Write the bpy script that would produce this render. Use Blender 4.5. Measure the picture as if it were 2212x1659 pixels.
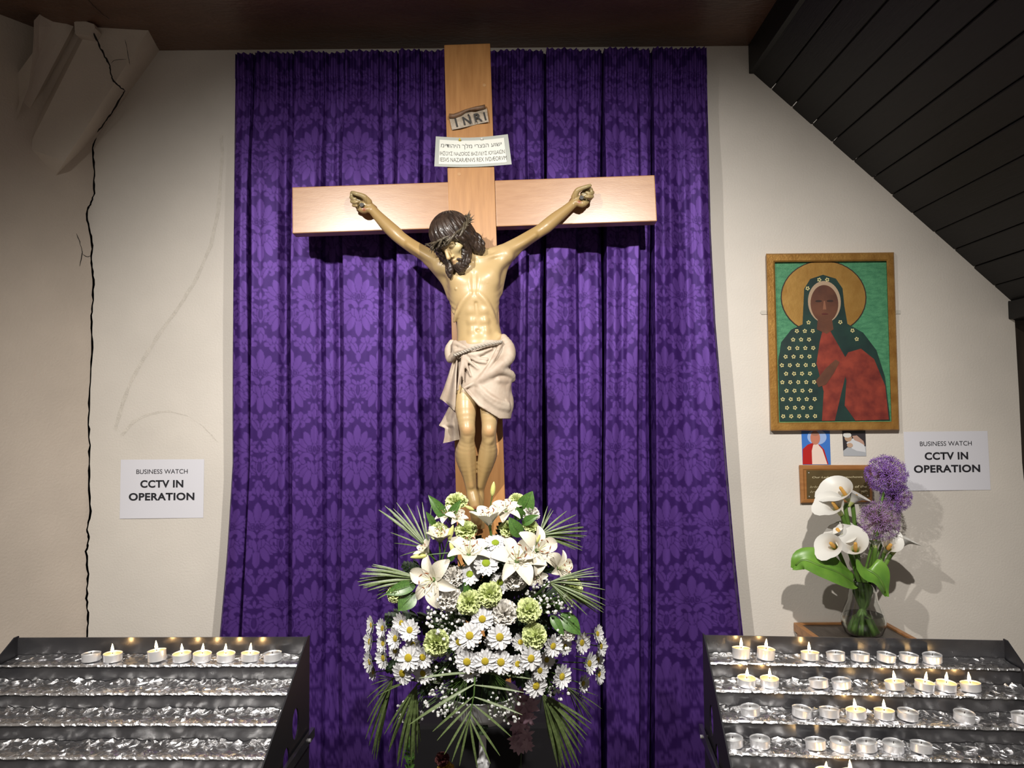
import bpy, bmesh, math, random
import numpy as np
from mathutils import Vector, Matrix

for _o in list(bpy.data.objects):
    bpy.data.objects.remove(_o)
SC = bpy.context.scene
COL = SC.collection
RND = random.Random(7)
NPR = np.random.default_rng(11)

# ------------------------------------------------------------------ camera
F, CX, CY = 1610.0, 1106.0, 829.5            # focal length in pixels of the 2212 x 1659 frame
PITCH, ROLL = math.radians(2.8), -0.008
CAM_P = np.array([0.0, 0.0, 1.5])
CAM_M = Matrix.Rotation(math.pi / 2 + PITCH, 4, 'X') @ Matrix.Rotation(ROLL, 4, 'Z')
camd = bpy.data.cameras.new('camera')
camd.sensor_width = 36.0
camd.lens = F / 2212 * 36
camd.clip_start = 0.05
cam = bpy.data.objects.new('camera', camd)
COL.objects.link(cam)
cam.matrix_world = Matrix.Translation(CAM_P) @ CAM_M
SC.camera = cam
R3 = np.array(CAM_M.to_3x3())

# ------------------------------------------------------------------ light
world = bpy.data.worlds.new('world')
SC.world = world
world.use_nodes = True
bg = world.node_tree.nodes['Background']
bg.inputs[0].default_value = (1.0, 0.88, 0.76, 1)
bg.inputs[1].default_value = 0.19

def spot(name, loc, target, power, cone, blend, color=(1, 0.95, 0.88), size=0.02):
    d = bpy.data.lights.new(name, 'SPOT')
    d.energy, d.spot_size, d.spot_blend = power, math.radians(cone), blend
    d.color, d.shadow_soft_size = color, size
    o = bpy.data.objects.new(name, d)
    COL.objects.link(o)
    o.location = loc
    o.rotation_euler = (Vector(target) - Vector(loc)).to_track_quat('-Z', 'Y').to_euler()
    return o

spot('spot_lamp_a', (-0.85, 0.42, 2.62), (-0.32, 2.5, 0.95), 200, 94, 1.0)
spot('spot_lamp_b', (0.50, 0.42, 2.62), (0.30, 2.5, 0.95), 200, 94, 1.0)

vs = SC.view_settings
vs.view_transform = 'Standard'
vs.look = 'None'
vs.exposure = 0.15
vs.gamma = 1.0
vs.use_curve_mapping = False

# ------------------------------------------------------------------ pixels to places
def ray(px, py):
    return R3 @ np.array([(px - CX) / F, -(py - CY) / F, -1.0])

def P(px, py, Y):
    """the point seen at a pixel that lies on the plane y = Y"""
    d = ray(px, py)
    return CAM_P + d * (Y / d[1])

def Ppl(px, py, p0, n):
    d = ray(px, py)
    return CAM_P + d * (np.dot(np.asarray(p0) - CAM_P, n) / np.dot(d, n))

def proj(p):
    c = R3.T @ (np.asarray(p, float) - CAM_P)
    return CX + F * c[0] / -c[2], CY - F * c[1] / -c[2]

# ------------------------------------------------------------------ materials
def principled(name):
    m = bpy.data.materials.new(name)
    m.use_nodes = True
    return m, m.node_tree, m.node_tree.nodes['Principled BSDF']

def mat(name, col, rough=0.6, metal=0.0, var=0.0, vscale=20.0, bump=0.0, bscale=60.0, stretch=None, spec=None,
        coat=0.0, coatr=0.12, sss=0.0, trans=0.0, emit=0.0, col2=None, coords='Object', detail=4.0, emitcol=None, sssr=(0.02, 0.012, 0.006)):
    """one procedural surface: noise between two tones, noise bump"""
    m, nt, b = principled(name)
    L = nt.links.new
    b.inputs['Base Color'].default_value = (*col, 1)
    b.inputs['Roughness'].default_value = rough
    b.inputs['Metallic'].default_value = metal
    if spec is not None:
        b.inputs['Specular IOR Level'].default_value = spec
    if coat:
        b.inputs['Coat Weight'].default_value = coat
        b.inputs['Coat Roughness'].default_value = coatr
    if sss:
        b.inputs['Subsurface Weight'].default_value = sss
        b.inputs['Subsurface Radius'].default_value = sssr
        b.inputs['Subsurface Scale'].default_value = 1.0
    if trans:
        b.inputs['Transmission Weight'].default_value = trans
    if emit:
        b.inputs['Emission Color'].default_value = (*(emitcol or col), 1)
        b.inputs['Emission Strength'].default_value = emit
    if var or bump or col2:
        tc = nt.nodes.new('ShaderNodeTexCoord')
        src = tc.outputs[coords]
        if stretch:
            mp = nt.nodes.new('ShaderNodeMapping')
            mp.inputs['Scale'].default_value = stretch
            L(src, mp.inputs[0])
            src = mp.outputs[0]
    if var or col2:
        n = nt.nodes.new('ShaderNodeTexNoise')
        n.inputs['Scale'].default_value = vscale
        n.inputs['Detail'].default_value = detail
        L(src, n.inputs['Vector'])
        r = nt.nodes.new('ShaderNodeValToRGB')
        c2 = col2 or tuple(c * (1 - var) for c in col)
        r.color_ramp.elements[0].position, r.color_ramp.elements[1].position = 0.32, 0.68
        r.color_ramp.elements[0].color = (*c2, 1)
        r.color_ramp.elements[1].color = (*col, 1)
        L(n.outputs[0], r.inputs[0])
        L(r.outputs[0], b.inputs['Base Color'])
    if bump:
        n2 = nt.nodes.new('ShaderNodeTexNoise')
        n2.inputs['Scale'].default_value = bscale
        n2.inputs['Detail'].default_value = 5
        L(src, n2.inputs['Vector'])
        bp = nt.nodes.new('ShaderNodeBump')
        bp.inputs['Strength'].default_value = bump
        bp.inputs['Distance'].default_value = 0.01
        L(n2.outputs[0], bp.inputs['Height'])
        L(bp.outputs[0], b.inputs['Normal'])
    return m

def attr_mat(name, attr, rough, **kw):
    """a surface coloured by the thing's own colour attribute"""
    m = mat(name, (1, 1, 1), rough, **kw)
    nt = m.node_tree
    a = nt.nodes.new('ShaderNodeAttribute')
    a.attribute_name = attr
    nt.links.new(a.outputs['Color'], nt.nodes['Principled BSDF'].inputs['Base Color'])
    return m

# ------------------------------------------------------------------ objects
def tag(o, label=None, cat=None, group=None, kind=None):
    for k, v in (('label', label), ('category', cat), ('group', group), ('kind', kind)):
        if v:
            o[k] = v
    return o

def empty(name, loc, label=None, cat=None, group=None):
    o = bpy.data.objects.new(name, None)
    o.empty_display_size = 0.05
    COL.objects.link(o)
    o.location = Vector(loc)
    return tag(o, label, cat, group)

def add(name, mesh, material, parent=None, local=False):
    """link a mesh; under a parent, its world coordinates are moved into the parent's frame unless they are local already"""
    if material is not None and not mesh.materials:
        mesh.materials.append(material)
    o = bpy.data.objects.new(name, mesh)
    COL.objects.link(o)
    if parent is not None:
        o.parent = parent
        if not local:
            q = parent
            off = Vector((0, 0, 0))
            while q is not None:
                off += q.location
                q = q.parent
            mesh.transform(Matrix.Translation(-off))
    return o

def seat(o, loc):
    """put the origin of a one-mesh thing at loc without moving it"""
    o.data.transform(Matrix.Translation(-Vector(loc)))
    o.location = Vector(loc)
    return o

def copy_tree(o, parent=None):
    c = o.copy()
    COL.objects.link(c)
    if parent is not None:
        c.parent = parent
    for ch in list(o.children):
        copy_tree(ch, c)
    return c

def frame_for(n, up=(0, 0, 1)):
    """orthonormal frame (x, y, z=n)"""
    n = np.asarray(n, float); n = n / np.linalg.norm(n)
    x = np.cross(up, n)
    if np.linalg.norm(x) < 1e-6:
        x = np.array([1.0, 0, 0])
    x /= np.linalg.norm(x)
    return x, np.cross(n, x), n

class MB:
    """collects the faces of one mesh"""
    def __init__(self):
        self.v, self.f = [], []
    def add(self, verts, faces):
        b = len(self.v)
        self.v += [tuple(map(float, p)) for p in verts]
        self.f += [tuple(i + b for i in f) for f in faces]
        return self
    def box(self, lo, hi, bev=0.0, M=None):
        x0, y0, z0 = lo; x1, y1, z1 = hi
        if bev <= 0:
            vs_ = [(x0, y0, z0), (x1, y0, z0), (x1, y1, z0), (x0, y1, z0), (x0, y0, z1), (x1, y0, z1), (x1, y1, z1), (x0, y1, z1)]
            fs = [(0, 3, 2, 1), (4, 5, 6, 7), (0, 1, 5, 4), (1, 2, 6, 5), (2, 3, 7, 6), (3, 0, 4, 7)]
        else:
            bm = bmesh.new()
            bmesh.ops.create_cube(bm, size=1)
            for w in bm.verts:
                w.co = ((x0 + x1) / 2 + w.co.x * (x1 - x0), (y0 + y1) / 2 + w.co.y * (y1 - y0), (z0 + z1) / 2 + w.co.z * (z1 - z0))
            bmesh.ops.bevel(bm, geom=list(bm.edges), offset=bev, segments=2, affect='EDGES', profile=0.6)
            bm.verts.ensure_lookup_table()
            vs_ = [tuple(w.co) for w in bm.verts]
            fs = [tuple(w.index for w in f.verts) for f in bm.faces]
            bm.free()
        if M is not None:
            vs_ = [tuple(M @ Vector(p)) for p in vs_]
        return self.add(vs_, fs)
    def tube(self, pts, rad, seg=8, caps=True, flat=1.0, up=(0, 0, 1), phase=0.0):
        """a tube along a polyline; rad a number or one per point; flat squeezes the second axis"""
        pts = [np.asarray(p, float) for p in pts]
        n = len(pts)
        rad = [rad] * n if np.isscalar(rad) else list(rad)
        vs_, fs = [], []
        x = None
        for i in range(n):
            t = pts[min(i + 1, n - 1)] - pts[max(i - 1, 0)]
            L = np.linalg.norm(t)
            t = t / L if L > 1e-9 else np.array([0, 0, 1.0])
            if x is None:
                x = np.cross(up, t)
                if np.linalg.norm(x) < 1e-4:
                    x = np.cross((1, 0.2, 0), t)
            x = x - t * np.dot(x, t)
            x /= max(np.linalg.norm(x), 1e-9)
            y = np.cross(t, x)
            for k in range(seg):
                a = 2 * math.pi * k / seg + phase
                vs_.append(pts[i] + rad[i] * (math.cos(a) * x + flat * math.sin(a) * y))
        for i in range(n - 1):
            for k in range(seg):
                a, b = i * seg + k, i * seg + (k + 1) % seg
                fs.append((a, b, b + seg, a + seg))
        if caps:
            fs.append(tuple(reversed(range(seg))))
            fs.append(tuple(range((n - 1) * seg, n * seg)))
        return self.add(vs_, fs)
    def lathe(self, prof, seg=24, c=(0, 0, 0), close=False, M=None):
        """turn a list of (radius, height) about the vertical"""
        vs_, fs = [], []
        for r, z in prof:
            for k in range(seg):
                a = 2 * math.pi * k / seg
                vs_.append((c[0] + r * math.cos(a), c[1] + r * math.sin(a), c[2] + z))
        n = len(prof)
        for i in range(n - 1):
            for k in range(seg):
                a, b = i * seg + k, i * seg + (k + 1) % seg
                fs.append((a, b, b + seg, a + seg))
        if prof[0][0] > 1e-5:
            fs.append(tuple(reversed(range(seg))))
        if prof[-1][0] > 1e-5 and not close:
            fs.append(tuple(range((n - 1) * seg, n * seg)))
        if M is not None:
            vs_ = [tuple(M @ Vector(p)) for p in vs_]
        return self.add(vs_, fs)
    def grid(self, g, close_u=False):
        """g: array rows x cols x 3"""
        g = np.asarray(g, float)
        r, c = g.shape[:2]
        fs = []
        for i in range(r - 1):
            for j in range(c if close_u else c - 1):
                j2 = (j + 1) % c
                fs.append((i * c + j, i * c + j2, (i + 1) * c + j2, (i + 1) * c + j))
        return self.add(g.reshape(-1, 3), fs)
    def prism(self, poly, d):
        """a flat polygon (3-D points) thickened by the vector d"""
        poly = [np.asarray(p, float) for p in poly]
        d = np.asarray(d, float)
        n = len(poly)
        vs_ = poly + [p + d for p in poly]
        fs = [tuple(range(n)), tuple(reversed(range(n, 2 * n)))]
        fs += [(i, i + n, (i + 1) % n + n, (i + 1) % n) for i in range(n)]
        return self.add(vs_, fs)
    def mesh(self, name, smooth=False, fix=True, angle=None):
        me = bpy.data.meshes.new(name)
        me.from_pydata(self.v, [], self.f)
        if fix:
            bm = bmesh.new()
            bm.from_mesh(me)
            bmesh.ops.recalc_face_normals(bm, faces=bm.faces)
            bm.to_mesh(me)
            bm.free()
        if smooth:
            me.shade_smooth()
            if angle is not None and hasattr(me, 'set_sharp_from_angle'):
                me.set_sharp_from_angle(angle=math.radians(angle))
        return me
    def build(self, name, material, parent=None, smooth=False, local=False, fix=True, angle=None):
        return add(name, self.mesh(name, smooth, fix, angle), material, parent, local)

def np_mesh(name, verts, quads, smooth=True):
    """a big quad mesh straight from arrays"""
    me = bpy.data.meshes.new(name)
    v = np.asarray(verts, np.float32); q = np.asarray(quads, np.int32)
    me.vertices.add(len(v)); me.vertices.foreach_set('co', v.ravel())
    me.loops.add(q.size); me.loops.foreach_set('vertex_index', q.ravel())
    me.polygons.add(len(q))
    me.polygons.foreach_set('loop_start', np.arange(0, q.size, q.shape[1], dtype=np.int32))
    me.update(calc_edges=True)
    if smooth:
        me.shade_smooth()
    return me

def paint(me, cols, attr='tone'):
    a = me.color_attributes.new(attr, 'FLOAT_COLOR', 'POINT')
    c = np.ones((len(me.vertices), 4), np.float32)
    c[:, :3] = cols
    a.data.foreach_set('color', c.ravel())

def smooth01(t):
    t = np.clip(t, 0, 1)
    return t * t * (3 - 2 * t)

def fbm(p, seed=0, octaves=3):
    """cheap smooth value noise on an (n,3) array, about -1..1"""
    p = np.asarray(p, np.float64)
    out = np.zeros(len(p)); amp = 1.0; tot = 0
    for o in range(octaves):
        q = p * (2 ** o) + 17.3 * (o + 1) + seed * 5.7
        i = np.floor(q).astype(np.int64); f = q - i
        f = f * f * (3 - 2 * f)
        s = 0
        for dx in (0, 1):
            for dy in (0, 1):
                for dz in (0, 1):
                    h = (i[:, 0] + dx) * 374761393 + (i[:, 1] + dy) * 668265263 + (i[:, 2] + dz) * 2147483647 + seed * 974711
                    h = (h ^ (h >> 13)) * 1274126177
                    h = ((h ^ (h >> 16)) & 0xffff) / 32767.5 - 1
                    s = s + h * (f[:, 0] if dx else 1 - f[:, 0]) * (f[:, 1] if dy else 1 - f[:, 1]) * (f[:, 2] if dz else 1 - f[:, 2])
        out += amp * s; tot += amp; amp *= 0.5
    return out / tot

def text_mesh(s, size, bold=0.0, sx=1.0, align='CENTER', space=1.0, shear=0.0):
    """letters as a flat mesh in the xy plane, with the font that ships with Blender"""
    cu = bpy.data.curves.new('lettering', 'FONT')
    cu.body = s; cu.size = size; cu.align_x = align; cu.align_y = 'CENTER'
    cu.offset = bold; cu.space_character = space; cu.shear = shear
    o = bpy.data.objects.new('lettering', cu)
    COL.objects.link(o)
    bpy.context.view_layer.update()
    me = bpy.data.meshes.new_from_object(o.evaluated_get(bpy.context.evaluated_depsgraph_get()))
    bpy.data.objects.remove(o); bpy.data.curves.remove(cu)
    if sx != 1.0:
        me.transform(Matrix.Diagonal((sx, 1, 1, 1)))
    me.materials.clear()
    return me

def flat_frame(c, x, y):
    """matrix whose plane is spanned by x and y at c"""
    x = Vector(x).normalized(); y = Vector(y); y = (y - x * y.dot(x)).normalized()
    z = x.cross(y)
    return Matrix(((x.x, y.x, z.x, c[0]), (x.y, y.y, z.y, c[1]), (x.z, y.z, z.z, c[2]), (0, 0, 0, 1)))
# ================================================================== the room
WY = 2.64                                     # the back wall's plane
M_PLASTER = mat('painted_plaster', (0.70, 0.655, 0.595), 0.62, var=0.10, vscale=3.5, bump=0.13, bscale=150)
M_PLASTER_L = mat('painted_plaster_shaded', (0.62, 0.54, 0.46), 0.62, var=0.12, vscale=4, bump=0.15, bscale=130)  # same plaster, the left wall's shade put into a darker, warmer colour
M_CEIL = mat('brown_gloss_paint', (0.150, 0.078, 0.050), 0.32, var=0.35, vscale=9, bump=0.35, bscale=110, stretch=(0.35, 1, 1))
M_PLANK = mat('dark_stained_boards', (0.0055, 0.004, 0.0035), 0.6, var=0.4, vscale=30, bump=0.12, bscale=60, stretch=(3, 0.2, 3))
M_BLACKGAP = mat('crack_dark', (0.008, 0.006, 0.005), 0.9)
M_FLOOR = mat('dark_floor', (0.05, 0.035, 0.028), 0.5, var=0.3, vscale=5)

zc = float(P(1000, 104, WY)[2])               # ceiling height
XR = float(P(1616, 106, WY)[0])               # where the flat ceiling ends
SL0 = P(1619, 153, WY); SL1 = P(2184, 650, WY)   # the slope's line on the back wall
XC = float(P(197, 700, WY)[0])                # left corner
LD = np.array([-0.59, -0.807, 0.0])           # the left wall's direction, towards the room
LN = np.array([0.807, -0.59, 0.0])
LP = np.array([XC, WY, 0.0])

crack = [(205, 40), (202, 71), (238, 142), (243, 172), (270, 196), (261, 210), (240, 246), (228, 263), (210, 286), (201, 320), (203, 370), (204, 418), (196, 440), (187, 455), (191, 490), (199, 523),
         (198, 560), (202, 604), (200, 660), (197, 695), (199, 766), (195, 840), (191, 918), (194, 962), (192, 1030), (195, 1104), (189, 1144), (191, 1170), (186, 1191), (190, 1240), (187, 1293), (190, 1330), (189, 1372), (187, 1460), (190, 1560), (188, 1660), (189, 1760)]
cr = [c for c in crack if c[1] >= 286]
dense = []
for (a, b) in zip(cr[:-1], cr[1:]):
    for k in range(5):
        t = k / 5
        dense.append((a[0] + (b[0] - a[0]) * t + RND.uniform(-1.3, 1.3), a[1] + (b[1] - a[1]) * t, RND.uniform(1.2, 2.8)))
# back wall: one thick slab whose left edge follows the crack
poly = [P(x + w, y, WY) for x, y, w in dense]
zlow = poly[-1][2]
poly = [np.array([P(211, 284, WY)[0], WY, zc + 0.1])] + poly + [np.array([poly[-1][0], WY, 0.0])]
rr = [P(2218, 1100, WY), P(2208, 1000, WY), P(2201, 850, WY), P(2192, 692, WY), P(2188, 690, WY), P(2178, 672, WY), P(2178, 650, WY)]
poly += [np.array([rr[0][0] + 0.02, WY, 0.0])] + rr + [SL1 + np.array([0.04, 0, 0.0]), SL0 + np.array([0.004, 0, 0.004]), np.array([XR + 0.004, WY, zc + 0.1])]
wall = MB().prism(poly, (0, 0.12, 0)).build('wall_back', M_PLASTER)
tag(wall, kind='structure')
# left wall, oblique, its right edge the other lip of the crack
poly = [Ppl(x - w, y, LP, LN) for x, y, w in dense]
poly = [np.array([poly[0][0], poly[0][1], zc + 0.1])] + poly + [np.array([poly[-1][0], poly[-1][1], 0.0])]
e = LP + LD * 1.6
poly += [np.array([e[0], e[1], 0.0]), np.array([e[0], e[1], zc + 0.1])]
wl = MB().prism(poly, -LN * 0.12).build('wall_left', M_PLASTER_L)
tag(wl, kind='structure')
# near-black slab added behind the crack, its colour standing in for shade
cav = MB().box((XC - 0.10, WY + 0.085, 0), (XC + 0.06, WY + 0.1, zc)).build('crack_backing', M_BLACKGAP)
tag(cav, kind='structure')

ce = MB().box((-2.7, -1.2, zc), (XR, WY + 0.12, zc + 0.1)).build('ceiling', M_CEIL)
tag(ce, kind='structure')
tag(MB().box((-2.7, -1.2, -0.1), (2.6, WY + 0.12, 0)).build('floor', M_FLOOR), kind='structure')
# fascia where the flat ceiling stops, and the boarded slope
fa = MB().box((XR, -1.2, SL0[2] - 0.012), (XR + 0.022, WY, zc + 0.1), 0.004).build('trim_1', M_PLANK)
tag(fa, kind='structure')
sd = np.array([SL1[0] - SL0[0], 0, SL1[2] - SL0[2]]); SLEN = np.linalg.norm(sd); sd /= SLEN
sn = np.array([-sd[2], 0, sd[0]]);  sn = sn if sn[2] > 0 else -sn
back = MB().prism([SL0 + sn * 0.03, SL1 + sn * 0.03, SL1 + sn * 0.05, SL0 + sn * 0.05], (0, -3.8, 0)).build('ceiling_slope', M_PLANK)
tag(back, kind='structure')
edges_px = [(1619, 153), (1671, 192), (1707, 243), (1760, 270), (1803, 310), (1850, 354), (1893, 386), (1932, 423), (1975, 464), (2028, 504), (2072, 542), (2112, 578), (2158, 618), (2184, 650)]
ts = [np.dot(P(x, y, WY) - SL0, sd) for x, y in edges_px]
ts = [0.0] + [SLEN * k / 13 * 0.45 + ts[k] * 0.55 for k in range(1, 13)] + [SLEN + 0.03]
for k in range(13):
    a, b = ts[k] + 0.0015, ts[k + 1] - 0.0015
    h = RND.uniform(0.0, 0.004)
    bv = 0.003
    poly = [SL0 + sd * a + sn * (h + bv), SL0 + sd * (a + bv) + sn * h, SL0 + sd * (b - bv) + sn * h, SL0 + sd * b + sn * (h + bv), SL0 + sd * b + sn * 0.03, SL0 + sd * a + sn * 0.03]
    MB().prism(poly, (0, -3.8, 0)).build('plank', M_PLANK, back)
# timber wall plate and post at the right end
xr0 = float(P(2178, 670, WY)[0])
pl = MB().box((xr0, -1.2, P(2180, 690, WY)[2]), (xr0 + 0.6, WY + 0.06, P(2180, 651, WY)[2]), 0.004).build('trim_2', M_PLANK)
tag(pl, kind='structure')
M_POST = mat('dark_brown_wood', (0.035, 0.022, 0.013), 0.55, var=0.5, vscale=18, stretch=(4, 4, 0.4))
ps = MB().box((float(P(2192, 700, WY)[0]) - 0.004, WY + 0.03, 0), (xr0 + 0.6, WY + 0.12, P(2180, 690, WY)[2])).build('wall_right', M_POST)
tag(ps, kind='structure')

# ------------------------------------------------------------------ plaster corbel in the left corner
def C(x, y, Y):
    return P(x, y, Y)
lo_hi = [  # (lower point, upper point) of each edge of the moulding, front to wall
    (C(205, 302, 2.64), C(345, 108, 2.64)),
    (C(190, 312, 2.628), C(338, 112, 2.628)),
    (C(139, 349, 2.50), C(306, 88, 2.50)),
    (C(70, 300, 2.475), C(182, 78, 2.475)),
    (C(62, 292, 2.50), C(173, 75, 2.50)),
    (C(47, 278, 2.50), C(160, 72, 2.50)),
    (C(43, 277, 2.47), C(154, 66, 2.47)),
    (C(32, 258, 2.455), C(140, 60, 2.455)),
    (C(33, 246, 2.44), C(110, 58, 2.44)),
    (C(62, 185, 2.40), C(84, 58, 2.40)),
    (C(72, 112, 2.37), C(73, 58, 2.37)),
]
g = []
for s in (-0.0, 0.33, 0.66, 1.0, 1.25):
    row = [a + (b - a) * s for a, b in lo_hi]
    g.append(row)
mb = MB().grid(g)
# seal the lower end towards the wall
low = [r for r in g[0]]
wallpts = [Ppl(*proj(p), LP, LN) if i > 1 else p for i, p in enumerate(low)]
lowc = []
for i, p in enumerate(low):
    q = p.copy(); d = np.dot(p - LP, LN)
    lowc.append(p - LN * max(d, 0) - np.array([0, 0, 0.0]))
lowc = [p + np.array([0, 0, -0.035]) if i not in (0,) else p for i, p in enumerate(lowc)]
mb.grid([low, lowc])
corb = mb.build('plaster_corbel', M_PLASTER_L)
tag(corb, kind='structure')
corb.data.shade_flat()
chip = MB().prism([C(160, 48, 2.44), C(172, 42, 2.44), C(203, 52, 2.44), C(205, 60, 2.44), C(194, 77, 2.44), C(162, 73, 2.44)], (0, 0.12, 0)).build('plaster_patch', M_PLASTER_L, corb)

def crack_strip(pts, w, Yf, name, parent):
    """an open fissure: a thin dark sliver following the surface"""
    L, Rr = [], []
    for i, (x, y) in enumerate(pts):
        a = pts[max(i - 1, 0)]; b = pts[min(i + 1, len(pts) - 1)]
        t = np.array([b[0] - a[0], b[1] - a[1]], float); t /= np.linalg.norm(t)
        n = np.array([-t[1], t[0]]) * (w if 0 < i < len(pts) - 1 else w * 0.4) * RND.uniform(0.6, 1.3)
        Yv = Yf(i / (len(pts) - 1)) if callable(Yf) else Yf
        L.append(P(x + n[0], y + n[1], Yv)); Rr.append(P(x - n[0], y - n[1], Yv))
    return MB().grid([L, Rr]).build(name, M_BLACKGAP, parent)

def subdiv(pts, n=4, j=1.0):
    o = []
    for a, b in zip(pts[:-1], pts[1:]):
        for k in range(n):
            o.append((a[0] + (b[0] - a[0]) * k / n + RND.uniform(-j, j), a[1] + (b[1] - a[1]) * k / n + RND.uniform(-j, j)))
    return o + [pts[-1]]
crack_strip(subdiv([(202, 71), (214, 98), (226, 122), (238, 142), (239, 160), (243, 172), (254, 184), (270, 196)]), 1.9, lambda t: 2.448 + 0.05 * t, 'crack', corb)
crack_strip(subdiv([(270, 196), (261, 210), (240, 246), (228, 263), (210, 286)]), 1.7, lambda t: 2.545 + 0.045 * t, 'crack', corb)
crack_strip(subdiv([(270, 86), (275, 105), (277, 124), (281, 140)], 3, 0.6), 0.5, 2.485, 'crack', corb)
crack_strip(subdiv([(239, 137), (246, 130), (273, 128)], 3, 0.6), 0.5, 2.475, 'crack', corb)
def leftwall_strip(pts, w, nm):
    o = crack_strip(pts, w, 2.5, nm, wl)
    for v in o.data.vertices:
        pp = np.array(o.matrix_parent_inverse @ v.co)
        q = Ppl(*proj(pp), LP + LN * 0.0015, LN)
        v.co = q
    return o
leftwall_strip(subdiv([(165, 505), (172, 522), (178, 545), (172, 575)], 4, 0.8), 0.8, 'crack')
leftwall_strip(subdiv([(178, 548), (188, 555), (197, 552)], 3, 0.5), 0.6, 'crack')
# a hairline in the ceiling paint
M_HAIR = mat('hairline', (0.012, 0.007, 0.005), 0.8)
hl = []
for (x, y) in subdiv([(190, 0), (205, 15), (222, 30), (236, 41)], 4, 0.8):
    hl.append(Ppl(x, y, (0, 0, zc - 0.0015), np.array([0, 0, 1.0])))
MB().grid([[p + np.array([-0.0012, 0, 0]) for p in hl], [p + np.array([0.0012, 0, 0]) for p in hl]]).build('crack', M_HAIR, ce)

# old scuff marks on the plaster beside the crack
M_SCUFF = mat('scuffed_plaster', (0.66, 0.615, 0.55), 0.7, var=0.12, vscale=60, bump=0.35, bscale=220)
for pts, w in (([(478, 292), (480, 350), (472, 450), (455, 530), (425, 600), (385, 665), (345, 720), (310, 775), (282, 825), (262, 880), (248, 930)], 3.6), ([(262, 940), (290, 910), (325, 893), (365, 888), (405, 898), (440, 922), (470, 955)], 3.0)):
    pts = subdiv(pts, 4, .8)
    a_ = [P(x - w * RND.uniform(.6, 1.2), y - w * RND.uniform(.3, .8), WY - .0006) for x, y in pts]
    b_ = [P(x + w * RND.uniform(.6, 1.2), y + w * RND.uniform(.3, .8), WY - .0006) for x, y in pts]
    MB().grid([a_, b_]).build('scuff_mark', M_SCUFF, wall)
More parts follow.
